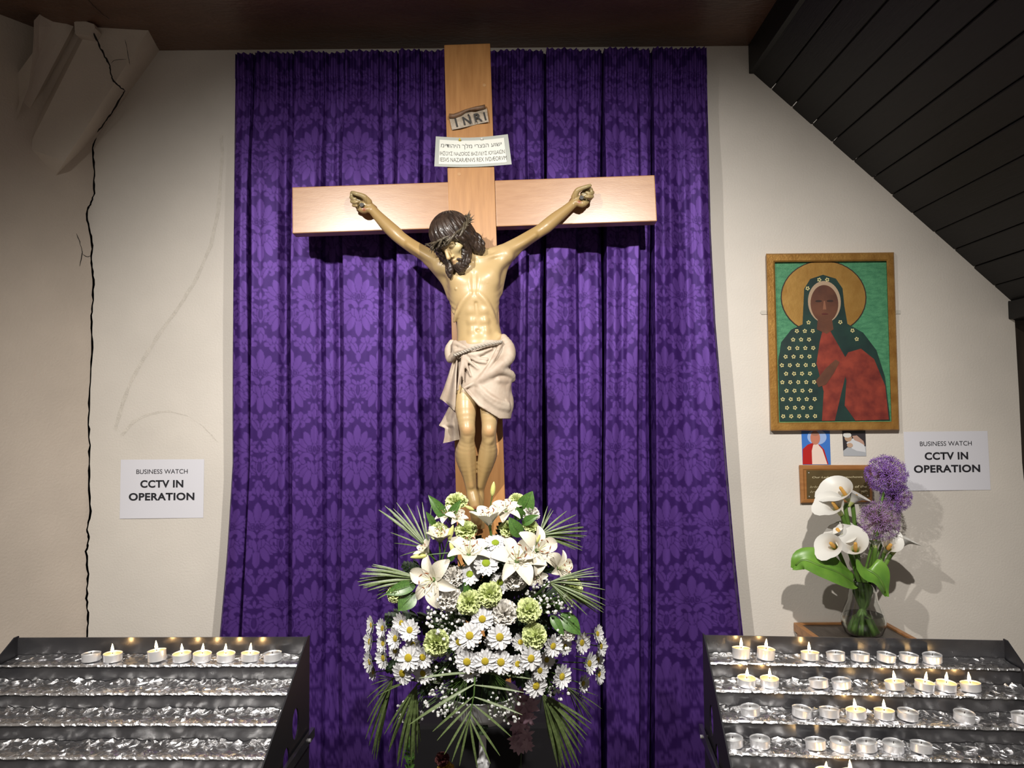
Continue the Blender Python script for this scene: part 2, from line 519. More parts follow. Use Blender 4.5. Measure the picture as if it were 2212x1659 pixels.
# ================================================================== curtains of purple damask
PU, PV = 0.15, 0.515
def damask_cell(res=0.001):
    """one repeat of the woven pattern, drawn petal over petal with dark outlines"""
    nu, nv = int(PU / res), int(PV / res)
    U, W = np.meshgrid((np.arange(nu) + 0.5) * res, (np.arange(nv) + 0.5) * res)
    M = np.zeros_like(U)
    lw = 0.0023
    def petal(cu, cv, L, wd, ang, tip=0.35, fill=1.0):
        nonlocal M
        for sgn in (1, -1):
            for ou in (-PU, 0, PU):
                for ov in (-PV, 0, PV):
                    x0, y0 = sgn * cu + ou + CU, cv + ov + CV
                    a = ang if sgn > 0 else math.pi - ang
                    dx, dy = U - x0, W - y0
                    lx = dx * math.cos(a) + dy * math.sin(a)
                    ly = -dx * math.sin(a) + dy * math.cos(a)
                    t = np.clip(lx / L, 0, 1)
                    prof = wd * np.sin(np.pi * np.clip(t, 0.0, 1.0) ** (1 + tip)) ** 0.75
                    d = np.abs(ly) - prof
                    d = np.where((lx < 0) | (lx > L), 1.0, d)
                    M = np.where(d < -0.0, fill, np.where(d < lw, np.where(M > 0, 0.0, M), M))
            if cu == 0 and abs(math.cos(ang)) < 1e-6:
                break
    def disc(cu, cv, r, fill=1.0):
        nonlocal M
        for sgn in (1, -1):
            for ou in (-PU, 0, PU):
                for ov in (-PV, 0, PV):
                    d = np.hypot(U - (sgn * cu + ou + CU), W - (cv + ov + CV)) - r
                    M = np.where(d < 0, fill, np.where(d < lw, np.where(M > 0, 0.0, M), M))
    def scroll(cu, cv, r0, r1, a0, a1, w0, w1, fill=1.0):
        """a curling leaf: discs of shrinking size along a spiral"""
        nonlocal M
        n = 26
        D = np.full_like(U, 9.0)
        for sgn in (1, -1):
            for ou in (-PU, 0, PU):
                for ov in (-PV, 0, PV):
                    for k in range(n):
                        t = k / (n - 1)
                        a = a0 + (a1 - a0) * t; r = r0 + (r1 - r0) * t; w = w0 + (w1 - w0) * t
                        x = sgn * (cu + r * math.cos(a)) + ou + CU; y = cv + r * math.sin(a) + ov + CV
                        if -0.03 < x < PU + 0.03 and -0.03 < y < PV + 0.03:
                            D = np.minimum(D, np.hypot(U - x, W - y) - w)
        M = np.where(D < 0, fill, np.where(D < lw, np.where(M > 0, 0.0, M), M))
    r = math.radians
    for CU, CV in ((PU * 0.25, PV * 0.25), (PU * 0.75, PV * 0.75)):
        # acanthus scrolls and the small bud column between the flowers
        scroll(0.030, -0.152, 0.020, 0.007, r(200), r(-60), 0.010, 0.005)
        for a, l in ((118, 0.036), (88, 0.040), (58, 0.038), (28, 0.032)):
            petal(0.030 + 0.014 * math.cos(r(a)), -0.152 + 0.014 * math.sin(r(a)), l * 0.75, 0.0085, r(a), 0.6)
        petal(0.004, -0.178, 0.05, 0.006, r(62), 0.2)
        petal(0, -0.20, 0.034, 0.009, r(90), 0.2)
        petal(0.003, -0.205, 0.026, 0.006, r(-32), 0.4)
        disc(0.018, -0.224, 0.0055)
        petal(0, -0.243, 0.026, 0.0045, r(90), 0.0)
        petal(0.002, -0.245, 0.024, 0.0065, r(35), 0.4)
        petal(0.001, 0.128, 0.030, 0.011, r(55), 0.4)
        petal(0, 0.120, 0.042, 0.0075, r(90), 0.3)
        petal(0.012, 0.150, 0.030, 0.006, r(110), 0.4)
        disc(0.016, 0.178, 0.0045)
        for a, l in ((14, .034), (40, .036), (66, .040)):
            petal(0.004, 0.196, l, 0.0072, r(a), 0.6)
        scroll(0.026, 0.226, 0.013, 0.004, r(190), r(-40), 0.0065, 0.0035)
        petal(0, 0.190, 0.062, 0.0125, r(90), 0.15)
        petal(0, 0.202, 0.036, 0.006, r(90), 0.1, 0.4)
        petal(0.003, 0.236, 0.028, 0.006, r(48), 0.5)
        # the flower: fan of petals above, falling petals below, heart and side curls
        for a, l, wd in ((0, 0.050, 0.0095), (22, 0.058, 0.0105), (45, 0.066, 0.0115), (68, 0.076, 0.012)):
            petal(0.004, 0.012, l, wd, r(a), 0.75)
        petal(0, 0.014, 0.090, 0.0125, r(90), 0.8)
        for a, l, wd in ((-28, 0.052, 0.011), (-48, 0.068, 0.012), (-66, 0.082, 0.0115)):
            petal(0.003, -0.020, l, wd, r(a), 0.8)
        petal(0, -0.022, 0.092, 0.012, r(-90), 0.8)
        scroll(0.030, -0.012, 0.021, 0.010, r(170), r(-45), 0.008, 0.0075)
        petal(0.002, -0.052, 0.040, 0.010, r(58), 0.1)
        petal(0.001, -0.062, 0.046, 0.007, r(78), 0.0)
        disc(0.0135, 0.022, 0.0105)
        disc(0.0135, 0.022, 0.0055, 0.55)
        petal(0, 0.004, 0.040, 0.0085, r(90), 0.1)
        petal(0, 0.012, 0.022, 0.004, r(90), 0.0, 0.45)
    return M
CELL = damask_cell()
for _ in range(2):                             # soften by about one thread so that the weave does not stair-step
    CELL = sum(np.roll(CELL, (a, b), (0, 1)) for a in (-1, 0, 1) for b in (-1, 0, 1)) / 9.0
def damask(u, v):
    nv, nu = CELL.shape
    y = v / PV * nv - .5; x = u / PU * nu - .5
    y0, x0 = np.floor(y).astype(int), np.floor(x).astype(int)
    fy, fx = y - y0, x - x0
    c = lambda a, b: CELL[(y0 + a) % nv, (x0 + b) % nu]
    t = (c(0, 0) * (1 - fx) + c(0, 1) * fx) * (1 - fy) + (c(1, 0) * (1 - fx) + c(1, 1) * fx) * fy
    return smooth01((t - .22) / .56)

M_DAMASK = attr_mat('purple_damask', 'tone', 0.48, metal=0.32, bump=0.05, bscale=900)
_b = M_DAMASK.node_tree.nodes['Principled BSDF']
_b.inputs['Specular IOR Level'].default_value = 0.15
CB = np.array([0.084, 0.035, 0.205]); CD = np.array([0.036, 0.012, 0.105])

YF = 2.56                                      # plane on which the folds are laid out
def curtain(ctrl, flare_side, edge_top, edge_bot, label, topfun, u0, seed):
    """ctrl: (pixel column, fold depth) pairs at mid height"""
    cp = np.array(ctrl, float)
    px = []
    x = cp[0, 0]
    # columns at ~2.9 mm of cloth
    xs = [cp[0, 0]]
    seg = []
    for (xa, da), (xb, db) in zip(cp[:-1], cp[1:]):
        L = math.hypot((xb - xa) / 622.0, db - da)
        n = max(2, int(L / 0.0029))
        for k in range(1, n + 1):
            seg.append((xa + (xb - xa) * k / n, da + (db - da) * smooth01(k / n)))
    seg = np.array([(cp[0, 0], cp[0, 1])] + seg)
    colx, cold = seg[:, 0], seg[:, 1]
    u = u0 + np.concatenate([[0], np.cumsum(np.hypot(np.diff(colx) / 622.0, np.diff(cold)))])
    nC = len(colx)
    rows = np.concatenate([np.arange(104, 1430, 1.85), np.arange(1432, 2000, 9.0)])
    zt = P(1106, 104, YF)[2]
    V_, T_ = [], []
    head = np.sin(u * 2 * math.pi / 0.021 + 0.6 * np.sin(u * 40 + seed)) * 0.0065 + np.sin(u * 2 * math.pi / 0.053 + seed) * 0.004
    verts = np.zeros((len(rows), nC, 3))
    for i, y in enumerate(rows):
        # outer edge flares out towards the floor
        ef = np.interp(y, [104, 500, 700, 1000, 1200, 1370, 2000], edge_bot)
        k = np.clip((colx - cp[0, 0]) / 110.0, 0, 1) if flare_side < 0 else np.clip((cp[-1, 0] - colx) / 130.0, 0, 1)
        base = cp[0, 0] if flare_side < 0 else cp[-1, 0]
        xx = colx + (ef - base) * (1 - k)
        a = smooth01((y - 150) / 260.0)
        h = 1 - smooth01((y - 158) / 90.0)
        sway = 2.2 * np.sin(y / 170.0 + u * 9 + seed) * a * np.clip(np.minimum((colx - cp[0, 0]), (cp[-1, 0] - colx)) / 30, 0, 1)
        d = cold * (0.30 + 0.70 * a) + head * (0.25 * (1 - a) + 0.75 * h) + 0.012 * h * (y > 163) * 0
        d = d + 0.004 * np.sin(y / 120.0 + u * 23 + seed) * a
        if y < 165:
            d = d + 0.004
        yy = y + topfun(colx) * max(0, 1 - (y - 104) / 120.0)
        dd = np.stack([(xx + sway - CX) / F, -(yy - CY) / F, -np.ones(nC)], 0)
        rw = (R3 @ dd).T
        Y0 = YF - 0.0
        base3 = CAM_P + rw * (Y0 / rw[:, 1])[:, None]
        base3[:, 1] -= d
        verts[i] = base3
    n = len(rows)
    idx = np.arange(n * nC).reshape(n, nC)
    q = np.stack([idx[:-1, :-1], idx[1:, :-1], idx[1:, 1:], idx[:-1, 1:]], -1).reshape(-1, 4)
    me = np_mesh('curtain', verts.reshape(-1, 3), q)
    UU = np.broadcast_to(u, (n, nC)).ravel(); ZZ = verts[:, :, 2].ravel()
    t = damask(UU, ZZ + 0.03)
    paint(me, CD + (CB - CD) * t[:, None])
    o = add('curtain', me, M_DAMASK)
    tag(o, label, 'curtain')
    seat(o, (float(np.mean(verts[:, :, 0])), YF, 0.0))
    return o

A = 0.062
cl = [(508, .012), (515, .034), (530, .040), (543, .034), (549, .004), (550, -.055), (554, -.055), (555, A), (575, .052), (606, .046), (622, .030), (634, .010), (636, .004), (637, -.055), (640, -.055), (641, A), (660, .056), (688, .050), (700, .040), (708, .016), (722, .012), (735, .018),
      (745, .010), (746, -.03), (747.5, -.03), (748, A), (768, .056), (800, .048), (820, .044), (830, .018), (846, .022), (859, .006), (860, -.04), (862.5, -.04), (863, A), (884, .056), (905, .046), (916, .014), (930, .010), (944, .022), (960, .028), (990, .020), (1012, .010)]
cr_ = [(1030, .014), (1062, .022), (1085, .030), (1105, .040), (1122, .050), (1133, .046), (1139, .020), (1152, .022), (1164, .026), (1173, .006), (1174, -.06), (1179, -.06), (1180, A), (1200, .058), (1225, .054), (1243, .046), (1250, .018), (1268, .026), (1290, .018),
       (1298, .006), (1299, -.055), (1303, -.055), (1304, A), (1322, .056), (1340, .046), (1352, .056), (1372, .056), (1380, .022), (1394, .020), (1403, .004), (1404, -.055), (1408, -.055), (1409, A), (1430, .050), (1448, .040), (1470, .026), (1484, .024), (1500, .038), (1520, .048), (1537, .040), (1546, .018)]
curtain(cl, -1, 508, [510, 507, 507, 505, 492, 478, 455], 'purple damask curtain panel hanging between the cracked wall and the cross', lambda x: 16 - (x - 508) * 0.018, 0.02, 1.0)
curtain(cr_, 1, 1546, [1524, 1533, 1542, 1567, 1585, 1602, 1635], 'purple damask curtain panel hanging between the cross and the framed icon', lambda x: 9 - (x - 1060) * 0.012, 0.11, 2.0)
# ================================================================== the cross
M_OAK = mat('varnished_oak_upright', (0.46, 0.225, 0.075), 0.38, col2=(0.37, 0.170, 0.052), vscale=14, stretch=(6, 6, 0.5), bump=0.04, bscale=80, coat=0.35, coatr=0.28, detail=6)
M_OAKB = mat('varnished_oak_beam', (0.42, 0.225, 0.108), 0.34, col2=(0.36, 0.180, 0.080), vscale=22, stretch=(0.7, 4, 4), bump=0.03, bscale=90, coat=0.6, coatr=0.26, detail=8)
CT = P(1009, 95, 2.375); CB_ = P(1037.5, 1060, 2.30)
CU_ = (CT - CB_) / np.linalg.norm(CT - CB_)             # up the cross
bl = P(631, 452, 2.335); br = P(1417, 428, 2.335)
CX_ = br - bl; CX_ -= CU_ * np.dot(CX_, CU_); CX_ /= np.linalg.norm(CX_)
CN_ = np.cross(CX_, CU_)                                # towards the room
CN_ = CN_ if CN_[1] < 0 else -CN_
CJ = Ppl(1020, 441, CB_, CN_)
def S(px, py, q=0.0):
    """a pixel on the plane of the cross's front face, moved q metres towards the room"""
    return Ppl(px, py, CB_ + CN_ * q, CN_)
def cross_bar(a, b, wdir, w, thick, bev=0.003):
    """a beam from a to b (centres of its front face)"""
    ax = (b - a) / np.linalg.norm(b - a)
    L = np.linalg.norm(b - a)
    M = Matrix(((wdir[0], ax[0], -CN_[0], a[0]), (wdir[1], ax[1], -CN_[1], a[1]), (wdir[2], ax[2], -CN_[2], a[2]), (0, 0, 0, 1)))
    return MB().box((-w / 2, 0, 0), (w / 2, L, thick), bev, M)
plz = 0.64                                             # top of the plinth
foot = CT - CU_ * ((CT[2] - plz) / CU_[2])
cross = empty('wooden_cross', foot, 'tall varnished oak cross standing in front of the purple curtains', 'cross')
wv = np.linalg.norm(S(968.5, 372) - S(1070, 370))
up_ = cross_bar(foot + CU_ * 0.004, CT, CX_, wv, 0.045).build('upright', M_OAK, cross)
l0 = S(631, 452.5); l1 = S(969.5, 442); r0 = S(1070.5, 439); r1 = S(1417, 428.5)
wb = np.linalg.norm(S(800, 397) - S(801, 497))
for a, b in ((l0, l1), (r0, r1)):
    c = CJ + CX_ * np.dot(a - CJ, CX_); d = CJ + CX_ * np.dot(b - CJ, CX_)
    cross_bar(c, d, CU_, wb, 0.042).build('cross_arm', M_OAKB, cross)
lapc = S(1047, 383, 0.0)
# plugs of the screw holes
for (x, y) in ((1046, 184), (992, 376)):
    p = S(x, y, 0.0008)
    MB().tube([p - CN_ * 0.002, p], 0.0055, 12).build('screw_plug', mat('oak_plug', (0.46, 0.25, 0.10), 0.5), cross)
# plinth under the cross, draped black
M_BLACKCLOTH = mat('black_cloth', (0.006, 0.005, 0.008), 0.85, var=0.3, vscale=15)
pc = foot
mb = MB().box((pc[0] - 0.21, pc[1] - 0.11, 0.0), (pc[0] + 0.21, pc[1] + 0.11, plz), 0.012)
pl_ = mb.build('plinth', M_BLACKCLOTH)
tag(pl_, 'black cloth-covered plinth under the wooden cross', 'plinth')
seat(pl_, (pc[0], pc[1], 0))

# ------------------------------------------------------------------ titulus scroll with INRI and the pinned card
M_SCROLL = mat('aged_parchment', (0.46, 0.38, 0.29), 0.45, var=0.45, vscale=60, bump=0.25, bscale=120)
M_SCROLLB = mat('brown_parchment_edge', (0.20, 0.11, 0.06), 0.5, var=0.4, vscale=60)
M_INK = mat('black_ink', (0.02, 0.018, 0.016), 0.5)
def sc(x, y, q):
    return S(880 + x / 5.184, 80 + y / 5.184, q)
scr = empty('parchment_scroll', sc(690, 930, 0.002), 'small curled parchment scroll lettered INRI nailed near the top of the cross', 'scroll')
topc = [(470, 905), (560, 885), (640, 850), (690, 835), (760, 840), (850, 815), (890, 800)]
botc = [(500, 1040), (590, 1022), (660, 1005), (720, 990), (780, 975), (850, 962), (910, 950)]
g = []
for k in range(6):
    t = k / 5
    g.append([sc(a[0] + (b[0] - a[0]) * t, a[1] + (b[1] - a[1]) * t, 0.006 + 0.004 * math.sin(i * 1.3) + 0.003 * math.sin(t * 3.1)) for i, (a, b) in enumerate(zip(topc, botc))])
mb = MB().grid(g)
mb.grid([[p - CN_ * 0.0015 for p in r] for r in g])
scs = mb.build('sheet', M_SCROLL, scr, smooth=True)
# rolled upper edge
roll = [(468, 885), (520, 888), (590, 862), (650, 828), (690, 812), (760, 800), (830, 790), (872, 780)]
mb = MB().tube([sc(x, y, 0.012) for x, y in roll], [0.0075, 0.008, 0.0075, 0.005, 0.004, 0.006, 0.007, 0.007], 10)
mb.build('rolled_edge', M_SCROLLB, scr, smooth=True)
p = sc(683, 872, 0.011)
MB().lathe([(0.0026, -0.004), (0.0026, 0.001), (0.0012, 0.002), (0, 0.002)], 10, (0, 0, 0), M=flat_frame(p, CX_, CU_)).build('nail_head', M_INK, scs)
ang = math.atan2(-(950 - 1040), 410)
for ch, (x, y), s in (('I', (548, 962), .036), ('N', (668, 935), .034), ('R', (785, 905), .036), ('I', (868, 890), .034)):
    me = text_mesh(ch, s * 1.12, 0.0008)
    c = sc(x, y, 0.0135)
    me.transform(flat_frame(c, CX_ * math.cos(ang) + CU_ * math.sin(ang), CU_))
    add('letter', me, M_INK, scs)
# card with three lines
M_CARD = mat('white_card', (0.74, 0.75, 0.69), 0.55)
M_LAMI = mat('grey_card_border', (0.42, 0.44, 0.41), 0.3)
M_CINK = mat('grey_ink', (0.10, 0.10, 0.095), 0.6)
card = empty('inscription_card', sc(735, 1290, 0.002), 'laminated card with three lines of ancient lettering pinned across the cross', 'card')
def cardpt(s, t, q):
    """s 0..1 across, t 0..1 down"""
    tl, tr, bl2, br2 = (318, 1112), (1125, 1088), (302, 1448), (1168, 1425)
    x = (tl[0] + (tr[0] - tl[0]) * s) * (1 - t) + (bl2[0] + (br2[0] - bl2[0]) * s) * t
    y = (tl[1] + (tr[1] - tl[1]) * s) * (1 - t) + (bl2[1] + (br2[1] - bl2[1]) * s) * t
    sag = 20 * math.sin(math.pi * s) * (1.25 if t < 0.5 else 0.9)
    bow = 0.012 * (2 * abs(s - 0.47)) ** 2
    return sc(x, y + sag, 0.004 + bow + q)
N = 16
g0 = [[cardpt(i / N, j / 6, 0) for i in range(N + 1)] for j in range(7)]
mb = MB().grid(g0).grid([[p - CN_ * 0.0008 for p in r] for r in g0])
mb.build('border', M_LAMI, card, smooth=True)
cfc = MB().grid([[cardpt(0.055 + 0.885 * i / N, 0.10 + 0.815 * j / 6, 0.0007) for i in range(N + 1)] for j in range(7)]).build('card_face', M_CARD, card, smooth=True)
def bent_text(s, size, s0, s1, t0, name, bold=0.0):
    me = text_mesh(s, size, bold, align='LEFT')
    xs = np.zeros(len(me.vertices) * 3); me.vertices.foreach_get('co', xs); xs = xs.reshape(-1, 3)
    w0, w1 = xs[:, 0].min(), xs[:, 0].max(); h0, h1 = xs[:, 1].min(), xs[:, 1].max()
    for v, c in zip(me.vertices, xs):
        ss = s0 + (s1 - s0) * (c[0] - w0) / (w1 - w0)
        v.co = cardpt(ss, t0 - (c[1] - (h0 + h1) / 2) / 0.066, 0.0013)
    add(name, me, M_CINK, cfc)
bent_text('\u05DE\u05D9\u05D3\u05D5\u05D4\u05D9\u05D4 \u05DA\u05DC\u05DE \u05D9\u05E8\u05E6\u05E0\u05D4 \u05E2\u05D5\u05E9\u05D9', 0.0125, 0.075, 0.90, 0.30, 'lettering')
bent_text('IH\u03A3OY\u03A3 NAZO\u00CDO\u03A3 BA\u03A3I\u039BEY\u03A3 IOY\u0394AI\u03A9N', 0.013, 0.065, 0.93, 0.535, 'lettering')
bent_text('IESVS NAZAR\u00C6NVS REX IVD\u00C6ORVM', 0.013, 0.07, 0.945, 0.765, 'lettering')
for (x, y), col, nm in (((588, 1158), (0.65, 0.5, 0.05), 'yellow'), ((835, 1150), (0.75, 0.76, 0.75), 'white')):
    pn = empty('push_pin', sc(x, y, 0.0045), 'small %s push pin holding the inscription card to the cross' % nm, 'push pin')
    Mp = flat_frame(sc(x, y, 0.0048), CX_, CU_)
    MB().lathe([(0.0035, 0), (0.0035, 0.002), (0.0022, 0.003), (0.002, 0.007), (0.0033, 0.008), (0.003, 0.0095), (0, 0.0098)], 12, M=Mp).build('head', mat('pin_' + nm, col, 0.25), pn, smooth=True)
    MB().tube([sc(x, y, -0.004), sc(x, y, 0.005)], 0.0006, 6).build('needle', mat('pin_steel', (0.5, 0.5, 0.5), 0.3, 1.0), pn)
# ================================================================== carved figure on the cross
def surface_nets(f, org, h, keep=None):
    """quads of the zero level of a sampled field"""
    s = f < 0
    nx, ny, nz = f.shape
    cnt = np.zeros((nx - 1, ny - 1, nz - 1), np.uint8)
    for dx in (0, 1):
        for dy in (0, 1):
            for dz in (0, 1):
                cnt += s[dx:nx - 1 + dx, dy:ny - 1 + dy, dz:nz - 1 + dz]
    act = (cnt > 0) & (cnt < 8)
    ci = np.argwhere(act)
    if keep is not None:
        k = keep(org + (ci + 0.5) * h)
        act[tuple(ci[~k].T)] = False
        ci = ci[k]
    idx = np.full(act.shape, -1, np.int64)
    idx[tuple(ci.T)] = np.arange(len(ci))
    acc = np.zeros((len(ci), 3)); num = np.zeros(len(ci))
    cor = [(a, b, c) for a in (0, 1) for b in (0, 1) for c in (0, 1)]
    vals = {c: f[ci[:, 0] + c[0], ci[:, 1] + c[1], ci[:, 2] + c[2]] for c in cor}
    for a in cor:
        for ax in range(3):
            if a[ax] == 0:
                b = list(a); b[ax] = 1; b = tuple(b)
                va, vb = vals[a], vals[b]
                m = (va < 0) != (vb < 0)
                t = np.where(m, va / np.where(m, va - vb, 1), 0)
                p = np.array(a, float)[None, :].repeat(len(ci), 0)
                p[:, ax] += t
                acc[m] += p[m]; num[m] += 1
    V_ = org + (ci + acc / num[:, None]) * h
    quads = []
    for ax in range(3):
        o1, o2 = [(1, 2), (2, 0), (0, 1)][ax]
        sl0 = [slice(None)] * 3; sl1 = [slice(None)] * 3
        sl0[ax] = slice(0, -1); sl1[ax] = slice(1, None)
        A_, B_ = s[tuple(sl0)], s[tuple(sl1)]
        ch = A_ != B_
        e = np.argwhere(ch)
        e = e[(e[:, o1] > 0) & (e[:, o2] > 0) & (e[:, o1] < f.shape[o1] - 1) & (e[:, o2] < f.shape[o2] - 1)]
        if not len(e):
            continue
        flip = B_[tuple(e.T)]
        def cell(d1, d2):
            c = e.copy(); c[:, o1] += d1; c[:, o2] += d2
            return idx[tuple(c.T)]
        q = np.stack([cell(-1, -1), cell(0, -1), cell(0, 0), cell(-1, 0)], 1)
        q[flip] = q[flip][:, ::-1]
        quads.append(q[(q >= 0).all(1)])
    return V_, np.concatenate(quads)

def cub(x, y, q):
    """smooth interpolation through the points"""
    x = np.asarray(x, float); y = np.asarray(y, float)
    m = np.gradient(y, x)
    i = np.clip(np.searchsorted(x, q) - 1, 0, len(x) - 2)
    h = x[i + 1] - x[i]; t = (q - x[i]) / h
    return (2 * t**3 - 3 * t**2 + 1) * y[i] + (t**3 - 2 * t**2 + t) * h * m[i] + (-2 * t**3 + 3 * t**2) * y[i + 1] + (t**3 - t**2) * h * m[i + 1]

class Field:
    """a list of soft shapes, sampled block by block"""
    def __init__(self):
        self.ops = []
    def cap(self, a, b, ra, rb=None, k=0.008, sub=False):
        self.ops.append(('cap', np.asarray(a, float), np.asarray(b, float), ra, ra if rb is None else rb, k, sub)); return self
    def chain(self, pts, rs, k=0.008, sub=False):
        """a smooth swept limb through the points"""
        p = np.array([np.asarray(q, float) for q in pts]); r = np.asarray(rs, float)
        if len(p) > 2:
            t = np.arange(len(p)); q = np.linspace(0, len(p) - 1, (len(p) - 1) * 3 + 1)
            p = np.stack([cub(t, p[:, i], q) for i in range(3)], -1); r = np.maximum(cub(t, r, q), r.min() * .8)
        self.ops.append(('poly', p, r, 0, 0, k, sub)); return self
    def ell(self, c, axes, radii, k=0.008, sub=False):
        self.ops.append(('ell', np.asarray(c, float), np.asarray(axes, float), np.asarray(radii, float), None, k, sub)); return self
    def loft(self, zs, cs, hw, hd, k=0.012):
        self.ops.append(('loft', np.asarray(zs, float), np.asarray(cs, float), np.asarray(hw, float), np.asarray(hd, float), k, False)); return self
    def cut(self, p, n, k=0.004):
        """remove what lies on the side n of the plane"""
        self.ops.append(('cut', np.asarray(p, float), np.asarray(n, float) / np.linalg.norm(n), 0, 0, k, True)); return self
    def bounds(self, op):
        t = op[0]
        if t == 'cap':
            r = max(op[3], op[4]); return np.minimum(op[1], op[2]) - r, np.maximum(op[1], op[2]) + r
        if t == 'poly':
            r = op[2].max(); return op[1].min(0) - r, op[1].max(0) + r
        if t == 'ell':
            e = np.sqrt(((op[2] * op[3][:, None]) ** 2).sum(0)); return op[1] - e, op[1] + e
        if t == 'loft':
            c, hw, hd = op[2], op[3], op[4]
            m = np.maximum(hw, hd).max()
            return np.array([(c[:, 0] - hw).min(), (c[:, 1] - hd).min(), op[1].min() - 0.01]), np.array([(c[:, 0] + hw).max(), (c[:, 1] + hd).max(), op[1].max() + 0.01])
        return np.full(3, -9.0), np.full(3, 9.0)
    def dist(self, op, X, Y, Z):
        t = op[0]
        if t == 'cap':
            a, b, ra, rb = op[1:5]
            ab = b - a; L2 = max((ab ** 2).sum(), 1e-12)
            h = np.clip(((X - a[0]) * ab[0] + (Y - a[1]) * ab[1] + (Z - a[2]) * ab[2]) / L2, 0, 1)
            return np.sqrt((X - a[0] - h * ab[0]) ** 2 + (Y - a[1] - h * ab[1]) ** 2 + (Z - a[2] - h * ab[2]) ** 2) - (ra + (rb - ra) * h)
        if t == 'poly':
            d = None
            for a, b, ra, rb in zip(op[1][:-1], op[1][1:], op[2][:-1], op[2][1:]):
                e = self.dist(('cap', a, b, ra, rb), X, Y, Z)
                d = e if d is None else np.minimum(d, e)
            return d
        if t == 'ell':
            c, A_, r = op[1], op[2], op[3]
            dx, dy, dz = X - c[0], Y - c[1], Z - c[2]
            q = 0
            for i in range(3):
                q = q + ((dx * A_[i][0] + dy * A_[i][1] + dz * A_[i][2]) / r[i]) ** 2
            return (np.sqrt(q) - 1) * r.min()
        if t == 'loft':
            zs, cs, hw, hd = op[1:5]
            zq = Z[0, 0, :]
            o = np.argsort(zs)
            def it(v):
                return cub(zs[o], np.asarray(v)[o], np.clip(zq, zs.min(), zs.max()))
            cx, cy, w, d = it(cs[:, 0]), it(cs[:, 1]), it(hw), it(hd)
            q = np.sqrt(((X - cx) / w) ** 2 + ((Y - cy) / d) ** 2)
            r = (q - 1) * np.minimum(w, d)
            return np.maximum(r, np.maximum(Z - zs.max(), zs.min() - Z))
        return -((X - op[1][0]) * op[2][0] + (Y - op[1][1]) * op[2][1] + (Z - op[1][2]) * op[2][2])
    def sample(self, lo, hi, h, bump=None):
        lo = np.asarray(lo, float); hi = np.asarray(hi, float)
        n = np.ceil((hi - lo) / h).astype(int) + 1
        f = np.full(n, 0.06, np.float32)
        ax = [lo[i] + np.arange(n[i]) * h for i in range(3)]
        for op in self.ops:
            k, sub = op[5], op[6]
            blo, bhi = self.bounds(op)
            pad = k + 3 * h + 0.004
            a = np.clip(np.floor((blo - pad - lo) / h).astype(int), 0, n - 1)
            b = np.clip(np.ceil((bhi + pad - lo) / h).astype(int) + 1, 1, n)
            if (b <= a).any():
                continue
            X = ax[0][a[0]:b[0], None, None]; Y = ax[1][None, a[1]:b[1], None]; Z = ax[2][None, None, a[2]:b[2]]
            d = self.dist(op, X, Y, Z)
            cur = f[a[0]:b[0], a[1]:b[1], a[2]:b[2]]
            if sub:
                d = -d
                hh = np.clip(k - np.abs(cur - d), 0, None) / k
                new = np.maximum(cur, d) + hh * hh * k * 0.25
            else:
                hh = np.clip(k - np.abs(cur - d), 0, None) / k
                new = np.minimum(cur, d) - hh * hh * k * 0.25
            f[a[0]:b[0], a[1]:b[1], a[2]:b[2]] = new
        if bump is not None:
            m = np.abs(f) < 0.02
            ij = np.argwhere(m)
            f[m] += bump(lo + ij * h).astype(np.float32)
        return f, lo
    def extent(self, pad=0.012):
        bs = [self.bounds(o) for o in self.ops if not o[6]]
        return np.min([b[0] for b in bs], 0) - pad, np.max([b[1] for b in bs], 0) + pad

K = 1 / 705.0                                            # metres per pixel at the figure
B = Field()
# ---- trunk
SL_ = [  # py, px centre, half width px, forward centre, half depth
    (548, 1030, 30, .075, .040), (565, 1027, 52, .078, .050), (590, 1024, 60, .080, .058), (615, 1024, 57, .084, .062), (645, 1025, 53, .086, .061), (672, 1028, 48, .085, .056),
    (700, 1032, 46, .082, .050), (725, 1036, 48, .082, .049), (750, 1039, 52, .082, .052), (780, 1041, 54, .080, .056), (810, 1040, 52, .080, .055), (835, 1040, 44, .080, .045)]
zs = [S(x, y, q)[2] for y, x, w, q, d in SL_]
cs = [S(x, y, q) for y, x, w, q, d in SL_]
B.loft(zs, cs, [w * K for _, _, w, _, _ in SL_], [d for *_, d in SL_])
# shoulders, neck, trapezius
B.chain([S(1026, 575, .085), S(1018, 556, .100), S(1000, 535, .118)], [.032, .024, .024], .02)
B.chain([S(1020, 560, .085), S(1055, 552, .085), S(1082, 548, .080)], [.022, .022, .024], .018)
B.chain([S(1012, 570, .085), S(985, 575, .085), S(962, 574, .080)], [.022, .022, .024], .018)
# ---- arms (shoulder, deltoid, biceps, elbow, forearm, wrist)
armR = [(1078, 556, .078), (1095, 543, .072), (1120, 528, .062), (1145, 512, .055), (1166, 499, .050), (1180, 489, .048), (1200, 472, .042), (1222, 454, .037), (1242, 437, .032)]
radR = [.027, .0245, .0215, .0190, .0180, .0195, .0180, .0140, .0115]
armL = [(964, 578, .078), (944, 566, .070), (918, 549, .060), (890, 532, .053), (866, 515, .048), (853, 503, .046), (836, 487, .041), (816, 466, .036), (800, 448, .032)]
radL = [.027, .0240, .0215, .0195, .0190, .0200, .0185, .0145, .0120]
B.chain([S(*p) for p in armR], np.array(radR) + .0016, .012)
B.chain([S(*p) for p in armL], np.array(radL) + .0016, .012)
